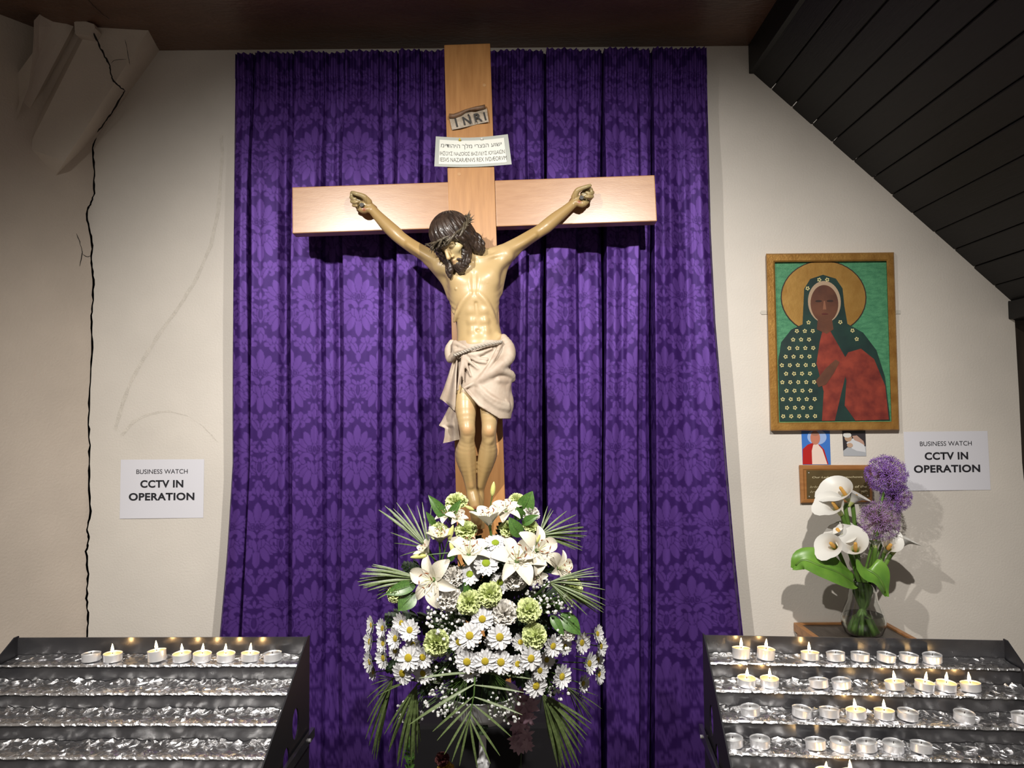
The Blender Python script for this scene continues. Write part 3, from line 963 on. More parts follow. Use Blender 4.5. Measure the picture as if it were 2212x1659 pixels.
# deltoid and arm muscles
B.ell(S(1092, 552, .090), np.eye(3), [.024, .020, .024], .014)
B.ell(S(950, 575, .088), np.eye(3), [.022, .020, .024], .014)
B.chain([S(1110, 545, .060), S(1092, 566, .062), S(1082, 590, .065), S(1076, 630, .068)], [.012, .015, .016, .012], .02)
B.chain([S(930, 566, .060), S(950, 590, .062), S(966, 612, .065), S(975, 640, .068)], [.012, .015, .016, .012], .02)
# tendons on the upper arm
B.chain([S(1100, 540, .092), S(1130, 524, .080), S(1155, 508, .070)], [.009, .010, .006], .012)
B.chain([S(938, 562, .090), S(910, 546, .080), S(882, 528, .070)], [.009, .010, .006], .012)
# ---- chest
B.ell(S(1050, 604, .118), np.eye(3), [.038, .022, .030], .014)
B.ell(S(998, 609, .118), np.eye(3), [.034, .022, .030], .014)
B.chain([S(1080, 568, .095), S(1062, 590, .118), S(1040, 606, .128)], [.014, .016, .010], .016)
B.chain([S(966, 580, .095), S(984, 598, .118), S(1008, 610, .128)], [.014, .016, .010], .016)
B.chain([S(1024, 590, .146), S(1024, 632, .152)], [.006, .007], .012, sub=True)     # breastbone
# collar bones
B.chain([S(1028, 566, .124), S(1052, 557, .118), S(1080, 549, .104)], [.0045, .0050, .0055], .010)
B.chain([S(1016, 570, .124), S(992, 570, .116), S(966, 570, .104)], [.0045, .0050, .0055], .010)
B.ell(S(1022, 563, .135), np.eye(3), [.008, .008, .008], .012, sub=True)
# rib arch and ribs
for sg, x0 in ((1, 1026), (-1, 1023)):
    B.chain([S(x0 + sg * 6, 634, .140), S(x0 + sg * 22, 650, .136), S(x0 + sg * 36, 676, .122), S(x0 + sg * 42, 694, .106)], [.0055, .0065, .0065, .004], .010)
    for j in range(5):
        yy = 622 + j * 14
        B.chain([S(x0 + sg * (36 - j), yy + 4, .120 - j * .002), S(x0 + sg * (48 - j * 1.5), yy - 3, .100), S(x0 + sg * (54 - j * 2), yy - 10, .082)], [.0035, .0045, .004], .008)
# belly: recti, navel
for sg in (1, -1):
    for yy, q, r in ((672, .126, .014), (694, .124, .014), (716, .122, .015)):
        B.ell(S(1031 + sg * 13 + (yy - 672) * .09, yy, q), np.eye(3), [.013, .012, r], .010)
B.ell(S(1035, 742, .120), np.eye(3), [.036, .018, .022], .016)
B.chain([S(1028, 655, .142), S(1034, 708, .141)], [.0028, .0030], .008, sub=True)
B.ell(S(1032, 713, .140), np.eye(3), [.0045, .010, .0032], .005, sub=True)
B.chain([S(1078, 728, .108), S(1062, 748, .122)], [.010, .006], .012)
# nipples and the wound in the side
for x, y in ((1053, 611), (985, 624)):
    B.ell(S(x, y, .136 if x > 1000 else .134), np.eye(3), [.0034, .004, .0034], .003)
B.chain([S(979, 644, .132), S(985, 652, .134)], [.004, .004], .003, sub=True)
# ---- legs
legL = [(1016, 800, .080), (1007, 845, .098), (1006, 885, .118), (1008, 915, .128), (1010, 932, .128), (1009, 950, .115), (1007, 975, .098), (1009, 1000, .088), (1014, 1030, .082), (1018, 1058, .080), (1022, 1078, .082)]
rL = [.040, .036, .030, .0235, .0215, .0205, .0275, .0255, .0185, .0145, .0150]
legR = [(1062, 800, .080), (1060, 845, .098), (1058, 885, .114), (1057, 915, .120), (1056, 934, .118), (1056, 952, .104), (1054, 975, .086), (1049, 1000, .074), (1042, 1030, .060), (1036, 1058, .048), (1033, 1078, .044)]
rR = [.040, .034, .0275, .0215, .0205, .0200, .0255, .0235, .0170, .0130, .0140]
B.chain([S(*p) for p in legL], np.array(rL) + .0012, .010)
B.chain([S(*p) for p in legR], np.array(rR) + .0012, .010)
for x, y, q in ((1009, 927, .146), (1057, 931, .135)):
    B.ell(S(x, y, q), np.eye(3), [.0115, .009, .0125], .008)          # knee caps
    B.ell(S(x + 1, y + 20, q - .012), np.eye(3), [.0075, .007, .008], .008)
B.chain([S(1010, 955, .130), S(1012, 1000, .112), S(1018, 1050, .096)], [.0050, .0055, .0050], .012)   # shins
B.chain([S(1054, 957, .120), S(1050, 1000, .096), S(1037, 1050, .064)], [.0050, .0055, .0050], .012)
B.chain([S(1002, 960, .088), S(998, 982, .080), S(1003, 1010, .074)], [.014, .020, .012], .014)        # calves
B.chain([S(1060, 960, .078), S(1061, 980, .066), S(1053, 1010, .058)], [.012, .017, .010], .014)
# feet, one over the other, on the upright
B.chain([S(1022, 1072, .082), S(1026, 1092, .088), S(1028, 1112, .072), S(1029, 1126, .052)], [.0160, .0165, .0165, .0150], .010)
B.chain([S(1034, 1072, .044), S(1034, 1094, .046), S(1033, 1114, .034), S(1033, 1130, .024)], [.0150, .0160, .0160, .0140], .010)
for i in range(5):
    B.cap(S(1019 + i * 5, 1124, .056), S(1018 + i * 5.4, 1137 - abs(i - 1) * 1.4, .045), .0046, .0040, .003)
    B.cap(S(1024 + i * 5, 1128, .030), S(1024 + i * 5.2, 1141 - abs(i - 3) * 1.4, .022), .0046, .0040, .003)

# ---- hands: palm to the room, fingers curled over the nail
def hand(wr, px, py, thumb, fingers, tint):
    B.chain([S(*wr[:2], wr[2]), S(px[0][0], px[0][1], .034), S(px[1][0], px[1][1], .034)], [.0115, .0135, .0125], .008)
    B.chain([S(p[0], p[1], p[2]) for p in thumb[0]], thumb[1], .0035)
    for fg in fingers:
        B.chain([S(p[0], p[1], p[2]) for p in fg[0]], fg[1], .0022)
# viewer's right: crop scale 16.6, offset (1180, 380)
def hr(x, y, q):
    return (1180 + x / 16.59, 380 + y / 16.59, q)
hand((1242, 437, .032), [hr(1130, 850, .03), hr(1290, 880, .03)], None,
     ([hr(1010, 760, .040), hr(1110, 540, .052), hr(1270, 450, .058), hr(1420, 395, .062), hr(1570, 345, .060)], [.0110, .0088, .0072, .0064, .0052]),
     [([hr(1290, 640, .034), hr(1480, 490, .034), hr(1600, 480, .048), hr(1620, 545, .062)], [.0070, .0062, .0058, .0050]),
      ([hr(1350, 700, .034), hr(1540, 570, .036), hr(1660, 600, .052), hr(1560, 640, .066), hr(1450, 600, .068)], [.0072, .0064, .0060, .0056, .0048]),
      ([hr(1380, 790, .034), hr(1540, 690, .036), hr(1640, 740, .054), hr(1520, 750, .066), hr(1420, 740, .066)], [.0072, .0064, .0060, .0056, .0048]),
      ([hr(1370, 900, .034), hr(1500, 850, .038), hr(1590, 810, .050), hr(1500, 800, .060)], [.0070, .0060, .0054, .0046])], None)
B.chain([S(*hr(1100, 950, .040)), S(*hr(1280, 1000, .042)), S(*hr(1440, 930, .040))], [.0100, .0120, .0085], .006)
# viewer's left: crop scale 13.83, offset (740, 380)
def hl_(x, y, q):
    return (740 + x / 13.83, 380 + y / 13.83, q)
hand((800, 448, .032), [hl_(700, 870, .03), hl_(560, 880, .03)], None,
     ([hl_(780, 780, .042), hl_(660, 640, .054), hl_(540, 575, .060), hl_(420, 540, .064), hl_(320, 500, .062)], [.0110, .0088, .0074, .0066, .0056]),
     [([hl_(560, 680, .034), hl_(400, 560, .034), hl_(290, 500, .044), hl_(265, 570, .058)], [.0070, .0062, .0058, .0050]),
      ([hl_(520, 740, .034), hl_(370, 640, .036), hl_(260, 640, .050), hl_(330, 690, .064), hl_(380, 690, .066)], [.0072, .0064, .0060, .0056, .0048]),
      ([hl_(500, 800, .034), hl_(380, 740, .036), hl_(280, 760, .052), hl_(370, 790, .064), hl_(460, 770, .066)], [.0072, .0064, .0060, .0056, .0048]),
      ([hl_(520, 900, .034), hl_(420, 880, .038), hl_(330, 880, .050), hl_(420, 890, .060)], [.0070, .0060, .0054, .0046])], None)
B.chain([S(*hl_(760, 1000, .040)), S(*hl_(620, 1010, .042)), S(*hl_(480, 950, .040))], [.0100, .0120, .0085], .006)

# ---- head, bowed towards the viewer's left
HH = 0.158
HU = np.array([-0.50, -0.36, 0.78]); HU /= np.linalg.norm(HU)
HF = np.array([-0.42, -0.70, -0.52]); HF -= HU * np.dot(HF, HU); HF /= np.linalg.norm(HF)
HR = np.cross(HF, HU)                                    # the figure's left, the viewer's right
HR = HR if HR[0] > 0 else -HR
HC = S(981, 517, .150)
HA = np.array([HR, HF, HU])
def H(r, f, u):
    return HC + HH * (r * HR + f * HF + u * HU)
def hell(c, rad, k=.05, sub=False, fld=None):
    (fld or B).ell(H(*c), HA, np.array(rad) * HH, k * HH, sub)
hell((0, 0, .13), (.315, .385, .36))
hell((0, .13, -.16), (.235, .235, .34), .10)
hell((0, .27, -.40), (.12, .12, .10), .10)
B.chain([H(0, -.10, -.20), H(0.05, -.20, -.50), S(1014, 560, .095)], [.026, .026, .028], .02)
for sg in (1, -1):
    hell((sg * .115, .335, .035), (.085, .055, .035), .06)              # brow
    hell((sg * .17, .245, -.13), (.085, .085, .075), .08)              # cheek bone
    hell((sg * .118, .40, -.035), (.060, .050, .040), .04, True)       # eye socket
    hell((sg * .112, .322, -.040), (.052, .048, .036), .012)           # closed lid
    B.chain([H(sg * .06, .368, -.060), H(sg * .112, .378, -.066), H(sg * .16, .345, -.058)], [.0008, .0010, .0008], .001, sub=True)
    hell((sg * .042, .372, -.205), (.030, .032, .026), .02)            # nostril
    hell((sg * .305, -.01, -.08), (.030, .055, .085), .02)             # ear
    hell((sg * .20, .22, -.27), (.06, .06, .09), .08, True)            # hollow cheek
B.chain([H(0, .352, .03), H(0, .405, -.09), H(0, .448, -.185)], [.0048, .0052, .0062], .004)
hell((0, .44, -.192), (.030, .034, .026), .02)
B.chain([H(-.06, .345, -.295), H(0, .372, -.285), H(.06, .345, -.295)], [.0030, .0040, .0030], .003)
B.chain([H(-.05, .340, -.325), H(0, .366, -.330), H(.05, .340, -.325)], [.0030, .0042, .0030], .003)

hbox = (H(0, 0, 0) - 0.115, H(0, 0, 0) + 0.115)
hbox[0][2] = S(1000, 568, .1)[2]
handboxes = [(S(800, 470, 0) + np.array([-.075, -.11, 0.0]), S(800, 400, 0) + np.array([-.002, .06, 0.0])), (S(1240, 470, 0) + np.array([0.0, -.11, 0.0]), S(1240, 385, 0) + np.array([.075, .06, 0.0]))]
fine = [hbox] + handboxes
def inside(p, bx):
    return np.all((p >= bx[0]) & (p < bx[1]), 1)
lo, hi = B.extent()
parts = []
f, o_ = B.sample(lo, hi, 0.0026)
parts.append(surface_nets(f, o_, 0.0026, lambda p: ~(inside(p, fine[0]) | inside(p, fine[1]) | inside(p, fine[2]))))
for bx in fine:
    f, o_ = B.sample(bx[0] - .009, bx[1] + .009, 0.0013)
    parts.append(surface_nets(f, o_, 0.0013, lambda p, bx=bx: inside(p, (bx[0] - .0030, bx[1] + .0030))))
vv, qq, nb = [], [], 0
for v, q in parts:
    vv.append(v); qq.append(q + nb); nb += len(v)
vv = np.concatenate(vv); qq = np.concatenate(qq)
me = np_mesh('figure_body', vv, qq)
# painted skin: cream trunk, ochre arms and shins, olive hands, rosy knees, wounds
def near(p, c, r):
    return np.exp(-((p - np.asarray(c)) ** 2).sum(1) / (r * r))
skin = np.array([.44, .315, .155]); ochre = np.array([.33, .21, .075]); olive = np.array([.30, .24, .12]); rosy = np.array([.60, .27, .12]); red = np.array([.26, .03, .015]); brown = np.array([.42, .26, .12])
col = np.tile(skin, (len(vv), 1))
def mixc(c, w):
    global col
    w = np.clip(w, 0, 1)[:, None]
    col = col * (1 - w) + c * w
armw = np.clip(np.maximum((vv[:, 0] - S(1085, 540, .08)[0]) / .08, (S(955, 560, .08)[0] - vv[:, 0]) / .08), 0, 1)
mixc(ochre, armw * 0.75)
zk = S(1030, 900, .1)[2]; za = S(1030, 1060, .08)[2]
mixc(ochre, smooth01((zk - vv[:, 2]) / (zk - za)) * 0.75)
for c in (S(1270, 415, .05), S(764, 428, .05)):
    mixc(olive, 1.2 * near(vv, c, .036))
for c, r, w in ((S(1009, 928, .146), .014, .55), (S(1057, 932, .135), .014, .55), (S(1010, 880, .14), .018, .30), (S(1016, 1045, .095), .008, .4)):
    mixc(rosy, w * near(vv, c, r))
for c, r, w in ((S(982, 648, .136), .005, 1.0), (S(984, 657, .134), .004, .8), (S(986, 666, .132), .003, .6), (S(989, 577, .13), .005, .4), (S(987, 590, .13), .004, .3), (S(1027, 1100, .10), .009, .9),
                (S(*hr(1180, 920, .054)), .006, .9), (S(*hl_(640, 1000, .054)), .006, .9), (H(.12, .30, .09), .006, .6), (H(.22, .24, .05), .005, .6)):
    mixc(red, w * near(vv, c, r))
hw = np.clip(1.6 * near(vv, H(0, .1, -.05), .062), 0, 1)
mixc(np.array([.55, .42, .21]), hw * .55)
mixc(np.array([.40, .40, .22]), .5 * near(vv, H(.18, .26, -.12), .016))
for sg in (1, -1):
    mixc(np.array([.22, .15, .08]), .7 * near(vv, H(sg * .112, .37, -.05), .006))
mixc(brown, np.clip(fbm(vv * 60, 3) - 0.25, 0, 1) * 0.9 * smooth01((S(1030, 850, .1)[2] - vv[:, 2]) / .1))
mixc(brown, np.clip(fbm(vv * 25, 5) - 0.3, 0, 1) * 0.35)
mixc(np.array([.26, .10, .06]), .8 * near(vv, H(0, .37, -.305), .007))
paint(me, col)
M_SKIN = attr_mat('painted_plaster_skin', 'tone', 0.40, coat=0.10, coatr=0.2, bump=0.03, bscale=220)
fig = empty('crucified_figure', S(1030, 1126, 0.0), 'painted carved figure of a bearded crucified man hanging on the cross', 'statue')
add('body', me, M_SKIN, fig)

# ---- hair, beard, crown of thorns
M_HAIR = mat('dark_painted_hair', (0.045, 0.028, 0.020), 0.42, col2=(0.016, 0.010, 0.008), vscale=60, bump=0.10, bscale=200, coat=0.2)
def lump(fld, h, name, m, parent, bump=None):
    lo, hi = fld.extent()
    f, o = fld.sample(lo, hi, h, bump)
    v, q = surface_nets(f, o, h)
    return add(name, np_mesh(name, v, q), m, parent)
HB = Field()
hell((0, -.015, .16), (.365, .440, .375), .05, fld=HB)
hell((0, -.16, -.08), (.33, .31, .34), .10, fld=HB)
hell((0, .54, -.15), (.27, .36, .19), .04, True, fld=HB)
hell((0, .50, -.28), (.26, .42, .26), .04, True, fld=HB)
def lock(pts, rs, n=3, amp=.5, turns=2.0, ph=0.0):
    """a twisted lock of hair: n strands winding about a path"""
    pts = [np.asarray(p) for p in pts]
    M_ = 5 * (len(pts) - 1)
    path, rad = [], []
    for i in range(M_ + 1):
        t = i / M_ * (len(pts) - 1); j = min(int(t), len(pts) - 2); u = t - j
        path.append(pts[j] * (1 - u) + pts[j + 1] * u); rad.append(rs[j] * (1 - u) + rs[j + 1] * u)
    for s in range(n):
        q, r_ = [], []
        for i, p in enumerate(path):
            t = path[min(i + 1, M_)] - path[max(i - 1, 0)]; t /= np.linalg.norm(t)
            x = np.cross(t, (0.3, 1, 0.2)); x /= np.linalg.norm(x); y = np.cross(t, x)
            a = ph + 2 * math.pi * (s / n + turns * i / M_)
            q.append(p + rad[i] * amp * (math.cos(a) * x + math.sin(a) * y)); r_.append(rad[i] * .62)
        HB.chain(q, r_, .0015)
hx = lambda x, y, q: S(880 + x / 7.54, 420 + y / 7.54, q)
lock([hx(760, 640, .205), hx(880, 650, .190), hx(985, 690, .168), hx(1060, 790, .150), hx(1150, 880, .138), hx(1215, 950, .130)], [.011, .013, .015, .016, .015, .007], 4, .55, 1.8)
lock([hx(900, 600, .180), hx(1010, 640, .150), hx(1120, 720, .130), hx(1190, 830, .122), hx(1230, 940, .120)], [.011, .013, .014, .013, .006], 3, .55, 1.6, 1.0)
lock([hx(690, 720, .215), hx(800, 690, .212), hx(890, 720, .198), hx(930, 800, .185), hx(960, 880, .176)], [.006, .008, .010, .009, .005], 3, .5, 1.5, .4)
lock([hx(500, 850, .175), hx(560, 950, .160), hx(640, 1040, .150), hx(700, 1140, .146), hx(690, 1240, .146), hx(695, 1350, .142)], [.012, .014, .012, .012, .011, .004], 4, .55, 2.2, .7)
lock([hx(440, 800, .170), hx(520, 900, .155), hx(600, 1000, .150), hx(660, 1080, .148)], [.012, .013, .012, .008], 3, .55, 1.6)
def strands(p):
    d = (p - HC) / HH
    a = np.arctan2(d @ HR, d @ HF + .35); b = (d @ HU)
    return -0.0022 * np.abs(np.sin(a * 21 + b * 6 + 0.9 * np.sin(b * 11))) - 0.0010 * np.abs(np.sin(a * 47 + b * 13)) + 0.0014
hair = lump(HB, .0015, 'hair', M_HAIR, fig, strands)
BD = Field()
hell((0, .26, -.41), (.135, .145, .145), .08, fld=BD)
for sg in (1, -1):
    hell((sg * .165, .14, -.31), (.062, .12, .15), .08, fld=BD)
    hell((sg * .22, .06, -.16), (.05, .09, .14), .08, fld=BD)
    hell((sg * .065, .355, -.262), (.060, .030, .020), .03, fld=BD)
    BD.chain([H(sg * .02, .385, -.262), H(sg * .09, .345, -.285), H(sg * .12, .31, -.36)], [.0040, .0050, .0035], .004)
    for j in range(4):
        BD.chain([H(sg * (.04 + .05 * j), .36 - .06 * j, -.44 + .02 * j), H(sg * (.035 + .05 * j), .36 - .05 * j, -.52 + .02 * j), H(sg * (.02 + .045 * j), .31 - .05 * j, -.60 + .05 * j)], [.0055, .0055, .0022], .004)
hell((0, .36, -.318), (.055, .05, .035), .02, True, fld=BD)
hell((0, .26, -.14), (.185, .30, .17), .04, True, fld=BD)
lump(BD, .0014, 'beard', M_HAIR, fig, lambda p: -0.0013 * np.abs(np.sin(((p - HC) @ HR) * 420 + 2 * np.sin(((p - HC) @ HU) * 160))) + .0006)
M_THORN = mat('painted_thorn_branch', (0.11, 0.090, 0.060), 0.4, col2=(0.040, 0.030, 0.020), vscale=120, bump=0.15, bscale=240)
mb = MB()
TR = random.Random(3)
for s in range(4):
    pts = []
    for i in range(61):
        a = 2 * math.pi * i / 60
        w = a * (5 if s != 1 else 3) + s * 2 * math.pi / 4
        rr = .034 * math.cos(w); uu = (.045 + .03 * math.sin(2 * a + s)) * math.sin(w)
        pts.append(H((.400 + rr) * math.sin(a), (.470 + rr) * math.cos(a) - .010, .145 + uu + .05 * math.cos(a) * -1 + .012 * math.sin(3 * a + s)))
    mb.tube(pts, .0038 if s < 3 else .0028, 7, caps=False)
for i in range(46):
    a = TR.uniform(0, 2 * math.pi)
    b = H(.410 * math.sin(a), .480 * math.cos(a) - .010, .145 + TR.uniform(-.04, .05) - .05 * math.cos(a))
    d = HR * math.sin(a) + HF * math.cos(a) + HU * TR.uniform(-.7, .9) + np.array([TR.uniform(-.4, .4) for _ in range(3)])
    d /= np.linalg.norm(d)
    mb.tube([b, b + d * .006, b + d * TR.uniform(.013, .021)], [.0030, .0020, .0002], 5)
mb.build('crown_of_thorns', M_THORN, hair, smooth=True)

# ---- loincloth
LC = Field()
CLS = [(738, 1040, 55, .082, .056), (760, 1042, 59, .082, .062), (790, 1042, 60, .083, .066), (820, 1043, 60, .086, .067), (850, 1046, 58, .090, .066), (880, 1050, 56, .094, .062), (905, 1052, 50, .096, .056)]
LC.loft([S(x, y, q)[2] for y, x, w, q, d in CLS], [S(x, y, q) for y, x, w, q, d in CLS], [w * K for _, _, w, _, _ in CLS], [d for *_, d in CLS])
c3 = lambda x, y, q: S(900 + x / 3.952, 700 + y / 3.952, q)
ridge = lambda pts, rs, k=.007, sub=False: LC.chain([c3(*p) for p in pts], [r * K for r in rs], k, sub)
# the sash rolling over from the hip, and its folded edge
ridge([(740, 120, .105), (780, 200, .110), (780, 280, .120), (730, 340, .138), (650, 400, .148), (570, 460, .152), (520, 495, .152)], [9, 14, 15, 12, 9, 6, 4], .012)
ridge([(725, 160, .126), (690, 230, .142), (650, 310, .150), (600, 390, .154), (540, 470, .154), (490, 505, .150), (400, 550, .150), (330, 600, .140)], [4, 4.5, 4.5, 4.5, 4, 3.5, 3, 3], .006)
# pleats gathered at the knot
for e in (((600, 300, .150)), ((560, 250, .150)), ((640, 210, .144)), ((590, 330, .150))):
    ridge([(430, 245, .148), ((430 + e[0]) / 2, (250 + e[1]) / 2 + 18, .152), e], [3, 4, 2.5], .006)
for x1, y1 in ((350, 560), (400, 480), (460, 440), (520, 380)):
    ridge([(400, 255, .146), ((395 + x1) / 2, (255 + y1) / 2 + 8, .151), (x1, y1, .150)], [3, 3.2, 1.5], .007)
ridge([(560, 300, .160), (640, 270, .158), (690, 235, .150)], [3, 4, 3], .006, True)
ridge([(470, 280, .160), (540, 310, .162), (600, 300, .160)], [2.5, 3, 2.5], .006, True)
# the lower wrap on the right thigh
ridge([(520, 520, .150), (600, 600, .156), (690, 660, .150), (770, 690, .130)], [4, 5, 6, 7], .008)
ridge([(520, 560, .150), (600, 640, .154), (700, 705, .146), (775, 720, .125)], [3, 4, 5, 6], .008)
ridge([(640, 430, .150), (720, 400, .140), (800, 430, .112), (820, 470, .100)], [4, 7, 9, 6], .010)
ridge([(700, 480, .140), (780, 490, .112), (760, 560, .112), (750, 640, .115)], [5, 6, 6, 5], .010)
ridge([(775, 600, .100), (790, 650, .100), (780, 720, .104), (740, 745, .112)], [7, 8, 8, 5], .010)
ridge([(660, 440, .168), (600, 520, .168), (560, 580, .166)], [3, 4, 3], .006, True)
ridge([(640, 560, .166), (720, 610, .156), (760, 640, .140)], [3, 4, 3], .006, True)
ridge([(700, 790, .128), (620, 740, .146), (540, 700, .152), (480, 640, .150), (410, 560, .148)], [3, 3.5, 3.5, 3, 3], .005)
# knot and loop at the waist
ridge([(300, 160, .110), (275, 220, .108), (285, 300, .110), (330, 250, .130), (330, 170, .130)], [7, 9, 8, 8, 7], .008)
ridge([(330, 160, .135), (400, 195, .150), (440, 215, .150)], [5, 5, 3], .006)
ridge([(340, 230, .140), (390, 215, .150)], [6, 4], .006)
ridge([(345, 200, .156), (400, 215, .160)], [4, 2.5], .004, True)
# hem: everything below these planes is thigh again
def hemcut(a, b):
    pa, pb = c3(*a), c3(*b)
    t = pb - pa; n = np.cross(t, CN_); n = n if n[2] < 0 else -n
    return pa, n / np.linalg.norm(n)
cuts = [hemcut((320, 612, .1), (420, 540, .1)), hemcut((395, 548, .1), (540, 715, .1)), hemcut((530, 706, .1), (705, 812, .1))]
lo, hi = LC.extent(.006)
f, o_ = LC.sample(lo, hi, .0021)
gx = [o_[i] + np.arange(f.shape[i]) * .0021 for i in range(3)]
X, Y, Z = gx[0][:, None, None], gx[1][None, :, None], gx[2][None, None, :]
hd = [(X - p[0]) * n[0] + (Y - p[1]) * n[1] + (Z - p[2]) * n[2] for p, n in cuts]
# left of the notch the first plane rules, right of it the lower of the other two
xa = c3(400, 560, .1)[0]
hem = np.where(X < xa, hd[0], np.minimum(np.maximum(hd[1], -9), 9) * 1.0)
hem = np.where(X < xa, hd[0], np.maximum(np.minimum(hd[1], 9), np.minimum(hd[2], 9)))
xb = c3(535, 710, .1)[0]
hem = np.where(X < xa, hd[0], np.where(X < xb, hd[1], hd[2]))
f = np.maximum(f, hem.astype(np.float32))
v, q = surface_nets(f, o_, .0021)
M_LINEN = mat('painted_linen', (0.46, 0.385, 0.31), 0.55, col2=(0.37, 0.285, 0.22), vscale=28, bump=0.06, bscale=160)
loin = add('loincloth', np_mesh('loincloth', v, q), M_LINEN, fig)
# the hanging tail of the cloth
def sheet(rows, name, amp, th=.003):
    g = []
    for (xl, yl, xr, yr, q0, q1, ph) in rows:
        r = []
        for i in range(13):
            t = i / 12
            a = c3(xl + (xr - xl) * t, yl + (yr - yl) * t, q0 + (q1 - q0) * t)
            r.append(a + CN_ * amp * math.sin(t * 2 * math.pi * 1.4 + ph))
        g.append(r)
    # finer rows
    g = np.array(g); ii = np.linspace(0, len(g) - 1, 26)
    gg = np.stack([np.stack([np.interp(ii, np.arange(len(g)), g[:, j, k]) for k in range(3)], -1) for j in range(13)], 1)
    mb = MB().grid(gg)
    mb.grid(gg[::-1] - CN_ * th)
    for e in (0, -1):
        mb.grid([gg[e], gg[e] - CN_ * th])
    for e in (0, -1):
        mb.grid([gg[:, e], gg[:, e] - CN_ * th])
    mb.build(name, M_LINEN, loin, smooth=True)
sheet([(310, 300, 350, 300, .110, .125, 0.2), (270, 440, 340, 440, .095, .135, 0.4), (230, 560, 338, 560, .080, .140, 0.7), (198, 640, 330, 700, .070, .135, 1.0), (250, 672, 322, 740, .075, .130, 1.1)], 'cloth_tail', .007)
sheet([(300, 600, 350, 600, .065, .110, 0.2), (280, 700, 350, 720, .060, .115, 0.6), (215, 830, 350, 800, .050, .115, 1.0), (190, 868, 352, 860, .048, .112, 1.3), (245, 890, 356, 890, .058, .108, 1.5), (240, 960, 362, 940, .050, .100, 1.5), (228, 1018, 366, 985, .045, .096, 1.6)], 'cloth_tail', .008)
# rope belt
mb = MB()
pth = [(318, 268, .148), (380, 245, .158), (440, 222, .163), (520, 195, .163), (600, 175, .158), (680, 160, .148), (728, 150, .138)]
pp = [c3(*p) for p in pth]
fp = [np.array([np.interp(t, range(7), [p[k] for p in pp]) for k in range(3)]) for t in np.linspace(0, 6, 90)]
for s in range(2):
    q = []
    for i, p in enumerate(fp):
        a = i * .62 + s * math.pi
        q.append(p + .0026 * (math.cos(a) * CU_ + math.sin(a) * CN_))
    mb.tube(q, .0030, 7)
mb.build('rope_belt', mat('grey_rope', (0.36, 0.32, 0.27), 0.6), loin, smooth=True)
# nails
M_NAIL = mat('iron_nail', (0.02, 0.018, 0.016), 0.45, 0.6)
for p in (hr(1270, 770, 0), hl_(570, 860, 0)):
    a, b = S(p[0], p[1], -.004), S(p[0], p[1], .062)
    MB().tube([a, b - CN_ * .006, b - CN_ * .006, b], [.0035, .0035, .0075, .0068], 8).build('nail', M_NAIL, fig)
a, b = S(1027, 1104, .0), S(1027, 1104, .102)
MB().tube([a, b - CN_ * .006, b - CN_ * .006, b], [.0035, .0035, .0075, .0068], 8).build('nail', M_NAIL, fig)
# ================================================================== candle racks
M_BLACKMETAL = mat('black_lacquered_steel', (0.016, 0.016, 0.019), 0.22, col2=(0.030, 0.029, 0.031), vscale=14, bump=0.03, bscale=40, spec=0.9)
M_BLACKSIDE = mat('matt_black_steel', (0.010, 0.010, 0.013), 0.45)
M_FOIL = mat('kitchen_foil', (0.90, 0.90, 0.92), 0.27, 1.0, bump=0.35, bscale=70)
M_WAX = mat('white_wax', (0.60, 0.61, 0.62), 0.4)
M_WAXLIT = mat('glowing_wax', (0.92, 0.70, 0.42), 0.25, sss=0.5, emit=0.85, emitcol=(1.0, 0.42, 0.10))  # flame glow in the wax put in as emission and orange tint
M_CUP = mat('aluminium_cup', (0.80, 0.80, 0.82), 0.36, 0.7)
M_WICK = mat('burnt_wick', (0.02, 0.015, 0.012), 0.8)
def flame_mat():
    m, nt, b = principled('candle_flame')
    b.inputs['Base Color'].default_value = (1, 0.7, 0.3, 1)
    b.inputs['Emission Color'].default_value = (1.0, 0.62, 0.25, 1)
    b.inputs['Emission Strength'].default_value = 60.0
    return m
M_FLAME = flame_mat()

